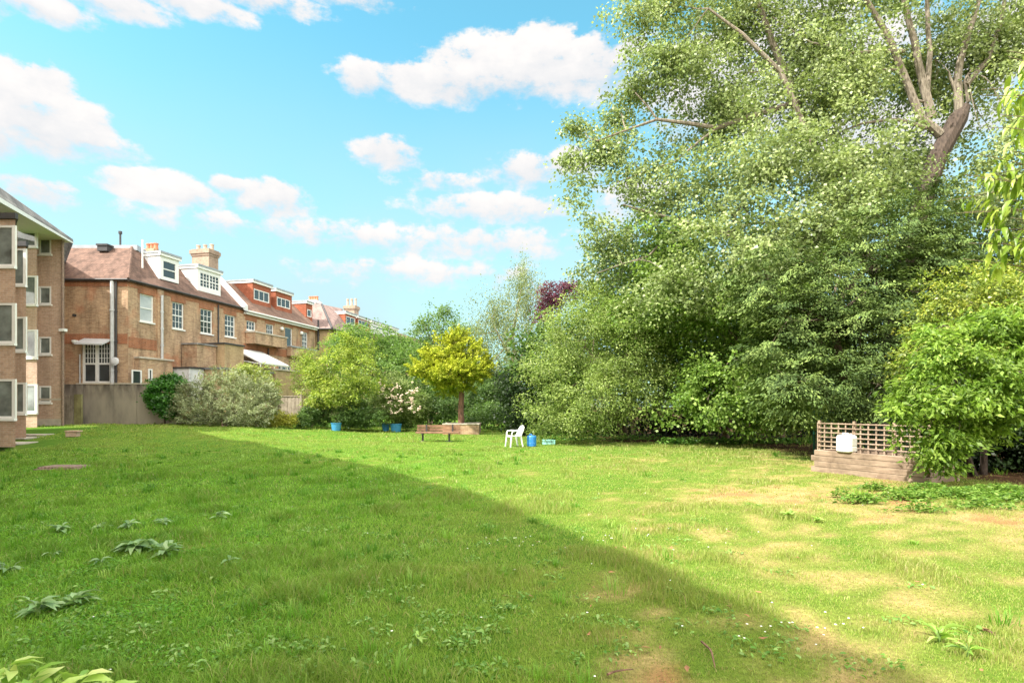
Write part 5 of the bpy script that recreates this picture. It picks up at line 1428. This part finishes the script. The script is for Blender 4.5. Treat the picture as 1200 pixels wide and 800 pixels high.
leaves('crown', np.array(Cc), np.array(Aa), np.array(Nn_), LL, LL*.31, pal(LON, rg.random(n))*(.8+.4*rg.random((n, 1))), M['leaf_gloss'], r, 'fold', curl=.3)

# -------- centre background
tree('yellow_conifer', 'golden yellow conifer with a flat rounded top on a bare reddish trunk', 'tree', (W(541, 0, 32.3).x, 32.3, .3),
     Lb([(533, 396, 32.3, 15, 13), (524, 410, 32.3, 22, 15), (546, 412, 32.3, 20, 14), (508, 425, 32, 22, 11), (558, 426, 32, 20, 11), (530, 434, 31.8, 42, 13), (496, 436, 32, 14, 6), (568, 436, 32.3, 14, 6), (530, 450, 32.2, 30, 11), (508, 414, 32, 12, 7)]),
     .17, .38, 2.4, 46, .13, .42, g1((106, 122, 38), (144, 158, 46), (184, 190, 58), (210, 212, 90)), 'needle', 'upspray', 'bark_red', seed=40, shell=.55, twigs=40, fork=.1, gap=.3, gs=4.5,
     trunk_pts=([W(541, 500, 32.3)+Vector((0, 0, -.4)), W(540, 480, 32.3), W(541, 462, 32.3), W(538, 440, 32.3)], [.2, .17, .16, .12]), lump=.35)
tree('birch_tree', 'tall thin silver birch with pale leaning trunk and hanging grey green twigs', 'tree', (W(609, 0, 46).x, 46, 0),
     Lb([(612, 345, 46, 26, 38), (580, 370, 46, 28, 34), (560, 400, 45, 24, 34), (600, 400, 45, 34, 44), (632, 360, 46, 20, 44), (625, 420, 45, 24, 34), (572, 440, 44.5, 26, 26), (612, 322, 46.5, 18, 18)]),
     .2, .75, 1.25, 30, .14, .55, g1((104, 118, 72), (134, 146, 96), (166, 174, 128)), 'leaf', 'hang', 'bark_birch', seed=41, shell=.75, twigs=50, lump=.3,
     trunk_pts=([W(610, 505, 45.5), W(611, 470, 45.5), W(606, 430, 45.5), W(600, 395, 46), W(610, 340, 46)], [.26, .23, .19, .13, .05]),
     limbs=[lm([(609, 445), (600, 420), (588, 400), (576, 375)], .13, .04, 44.8), lm([(606, 430), (618, 400), (632, 355)], .12, .04, 45)])
tree('plum_tree', 'dark purple leaved plum tree rising behind the birch and the elder', 'tree', (W(655, 0, 44).x, 44, 0),
     Lb([(652, 345, 44, 26, 20), (640, 366, 44, 16, 20), (672, 335, 43.5, 14, 12)]),
     .2, .7, 1.4, 24, .19, .6, g1((76, 40, 56), (100, 54, 74), (132, 78, 96)), 'leaf', 'broad', seed=42, shell=.6, twigs=20, lump=.3)
BG = g1((78, 106, 52), (104, 132, 68), (132, 158, 88))
tree('robinia_tree', 'pale green tree with a loose outline rising above the yellow conifer', 'tree', (W(505, 0, 50).x, 50, .0),
     Lb([(520, 385, 50, 22, 26), (490, 400, 50, 26, 24), (540, 400, 49, 30, 30), (470, 415, 50, 26, 26), (510, 420, 49, 36, 30), (495, 378, 50, 14, 12), (524, 366, 50, 10, 10)]), .22, .8, 1.3, 24, .2, .55, BG, 'leaf', 'broad', seed=43, shell=.6, twigs=20, lump=.35)
BG2 = g1((62, 88, 44), (88, 116, 58), (118, 144, 78))
for (lbl, px_, d_, lobs, P, sd, sz) in [
    ('dense mid green shrub behind the bench, left of the conifer trunk', 505, 37, [(500, 460, 37, 26, 30), (480, 480, 36.5, 24, 22), (520, 475, 36, 20, 24)], BG2, 50, .13),
    ('dark leafy shrub right of the yellow conifer trunk', 568, 37, [(565, 465, 38, 24, 26), (580, 485, 36, 22, 16), (555, 490, 35, 16, 12)], BG2, 51, .13),
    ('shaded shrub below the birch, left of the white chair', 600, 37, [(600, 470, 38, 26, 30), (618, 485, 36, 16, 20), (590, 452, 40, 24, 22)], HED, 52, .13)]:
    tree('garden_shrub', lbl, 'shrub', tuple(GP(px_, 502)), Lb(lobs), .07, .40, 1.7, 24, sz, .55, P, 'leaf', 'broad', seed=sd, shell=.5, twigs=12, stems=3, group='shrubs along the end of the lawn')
CR = g1((92, 118, 56), (128, 148, 80), (168, 176, 120))
tree('flowering_shrub', 'green shrub dotted with creamy pink flower heads above the two blue tubs', 'shrub', tuple(GP(463, 500)),
     Lb([(462, 470, 35.5, 24, 26), (485, 475, 35.5, 18, 22), (440, 478, 35.5, 16, 18), (460, 450, 36, 16, 14)]), .06, .38, 2.3, 26, .12, .5, CR, 'leaf', 'broad', seed=55, twigs=12, stems=3)
# flower heads as parts of the shrub
fs = bpy.data.objects['flowering_shrub']; rg = np.random.default_rng(9)
mfl = plain('cream_flower', (.66, .52, .42), .8, .15, 20)
mb = MB()
for k in range(46):
    x = rg.uniform(442, 492); y = rg.uniform(448, 486); p = W(x, y, 33.6+.6*rg.random()); rr_ = rg.uniform(.06, .15)
    for q in range(5):
        o = p+Vector(tuple(rg.normal(size=3)*rr_*.6)); mb.lathe(o, [(0, -rr_*.3), (rr_*.5, 0), (0, rr_*.35)], 6)
o = mb.build('flower_heads', mfl, fs); tag(o, kind='stuff')
SPR = g1((90, 114, 44), (124, 146, 56), (158, 174, 72), (190, 196, 94))
tree('bright_shrub', 'bright yellow green shrub standing above the single blue tub', 'shrub', tuple(GP(398, 500)),
     Lb([(400, 420, 34, 24, 26), (375, 440, 34, 22, 22), (424, 445, 33.6, 22, 30), (395, 460, 33.2, 26, 20), (360, 425, 35, 14, 16), (434, 412, 35, 14, 18), (410, 400, 34.5, 12, 12), (372, 470, 33.5, 18, 14)]),
     .09, .42, 1.6, 26, .14, .42, SPR, 'leaf', 'broad', seed=60, shell=.7, twigs=60, stems=3, upw=.5, lump=.5, gap=.35, gs=3.5)
tree('field_maple', 'mid green maple behind the bright shrub, in front of the far houses', 'tree', (W(430, 0, 41).x, 41, .2),
     Lb([(420, 405, 41, 36, 26), (455, 410, 42, 34, 26), (400, 415, 41, 26, 22), (440, 440, 40, 50, 34), (470, 440, 40, 26, 34), (415, 392, 41, 18, 12)]),
     .18, .6, 1.4, 26, .17, .6, g1((76, 106, 46), (104, 136, 62), (136, 162, 84)), 'leaf', 'broad', seed=61, shell=.55, twigs=25, lump=.3)
tree('olive_shrub', 'loose olive green shrub left of the bright shrub, before the window of the terrace', 'shrub', (W(362, 0, 37).x, 37, .3),
     Lb([(362, 425, 37, 18, 24), (352, 440, 37, 12, 18), (370, 455, 36.5, 16, 24)]), .06, .4, 1.3, 22, .12, .4, g1((96, 112, 52), (128, 144, 70), (160, 172, 92)), 'leaf', 'broad', seed=62, shell=.7, twigs=16, stems=2)
tree('hosta_shrub', 'low dark green leafy plant in front of the wooden fence', 'shrub', tuple(GP(362, 500)),
     Lb([(362, 485, 33, 12, 12), (378, 480, 34, 14, 18), (410, 488, 33.5, 20, 12), (352, 492, 32, 10, 7), (430, 488, 34, 22, 12), (415, 476, 34.5, 16, 14)]), .04, .25, 1.8, 24, .11, .5, BG2, 'leaf', 'broad', seed=63, twigs=6)
# silver bush, ivy, elder with cream flowers, left
SIL = g1((132, 104, 78), (112, 120, 84), (140, 150, 112), (168, 176, 142), (186, 192, 164))
tree('silver_bush', 'wide silvery grey green bush with brownish tinges against the terrace', 'shrub', tuple(GP(262, 499.5)),
     Lb([(230, 466, 31, 26, 25), (262, 458, 31.5, 28, 24), (290, 466, 31, 30, 28), (245, 482, 30, 34, 18), (285, 484, 30, 36, 16), (215, 478, 30.5, 14, 18), (312, 472, 31, 14, 20)]),
     .08, .34, 2.1, 30, .10, .38, SIL, 'leaf_matt', 'upspray', seed=64, shell=.5, twigs=10, stems=3, bright=.35)
mb = None
tree('ivy_bush', 'glossy dark green ivy bush growing over the right end of the concrete wall', 'shrub', (W(193, 0, 31).x, 31, .5),
     Lb([(190, 458, 30.9, 17, 18), (203, 448, 31.2, 14, 12), (196, 473, 30.6, 14, 16), (182, 465, 30.8, 8, 14)]), .05, .28, 2.2, 30, .11, .75, g1((38, 82, 24), (60, 114, 32), (92, 146, 52)), 'leaf_gloss', 'broad', seed=65, twigs=6, bright=.35)
tree('elderflower_bush', 'yellow green bush with cream blossom standing behind the silver bush', 'shrub', (W(298, 0, 34).x, 34, .5),
     Lb([(285, 440, 34, 18, 16), (305, 448, 34, 16, 20), (275, 450, 34, 12, 14), (318, 458, 33.5, 10, 18)]), .07, .36, 1.7, 24, .13, .5, g1((106, 128, 56), (146, 160, 80), (190, 192, 120)), 'leaf', 'broad', seed=66, twigs=12, stems=2)
tree('golden_shrub', 'small golden green shrub at the right foot of the silver bush', 'shrub', tuple(GP(318, 500)),
     Lb([(312, 490, 31, 12, 9), (326, 490, 31.5, 10, 10), (338, 492, 31.5, 10, 7), (303, 492, 30.8, 7, 6)]), .03, .22, 1.8, 24, .10, .4, g1((130, 138, 56), (168, 170, 66), (196, 188, 92)), 'leaf', 'broad', seed=67, twigs=6)
# distant trees closing the horizon left and right of the garden (seen through gaps)
for (x, y, s, lbl, sd) in ((24, 48, 1.0, 'far dark tree behind the boundary hedge on the right', 70), (2, 62, .8, 'far dark green tree behind the birch', 71), (-6, 66, .7, 'far green tree behind the robinia', 72), (40, 40, 1.2, 'far tree off to the right behind the yew', 73)):
    tree('background_tree', lbl, 'tree', (x, y, 0), [(Vector((x, y, 6*s)), Vector((6*s, 4*s, 4.5*s))), (Vector((x-4*s, y, 4*s)), Vector((4*s, 3*s, 3.5*s))), (Vector((x+4*s, y, 4.5*s)), Vector((4*s, 3*s, 4*s))), (Vector((x, y, 2*s)), Vector((7*s, 3*s, 2.4*s)))],
         .3, 1.1, 1.2, 20, .3, .7, UND, 'leaf', 'broad', seed=sd, twigs=8, group='trees beyond the garden')
# near plant at the bottom left, growing below the camera
p = Vector((-2.05, 2.05, .0)); r = empty('potted_laurel', tuple(p), 'close leafy plant with broad pale green leaves poking into the bottom left corner', 'plant')
rg = np.random.default_rng(77); Cc = []; Aa = []; Nn_ = []; mb = MB()
for (px_, py_, d_) in ((10, 778, 2.05), (35, 790, 2.0), (60, 800, 2.0), (95, 790, 2.1), (125, 798, 2.15), (20, 810, 1.95), (80, 815, 2.0), (-20, 790, 2.0), (50, 830, 1.9), (0, 800, 2.1)):
    e = W(px_, py_, d_); mb.tube(wobble(p+Vector((rg.uniform(-.1, .1), rg.uniform(-.1, .1), 0)), e, 5, .03, rg), [.008, .007, .006, .005, .004, .003], 5)
    for k in range(9):
        a = rg.random()*6.28; A = unit(np.array([math.cos(a), math.sin(a), .15+.35*rg.normal()])[None])[0]
        Cc.append(np.array(e)+A*.055+np.array([0, 0, -.05*rg.random()])); Aa.append(A); Nn_.append(np.array([-.2*A[0], -.2*A[1], 1])+rg.normal(size=3)*.35)
mb.build('stem', M['leafstalk'], r)
n = len(Cc); LL = .105*(.6+.7*rg.random(n))
leaves('leaf', np.array(Cc), np.array(Aa), np.array(Nn_), LL, LL*.42, pal(g1((120, 160, 60), (160, 190, 90), (196, 208, 130)), rg.random(n)), M['leaf_gloss'], r, 'fold', curl=.25)
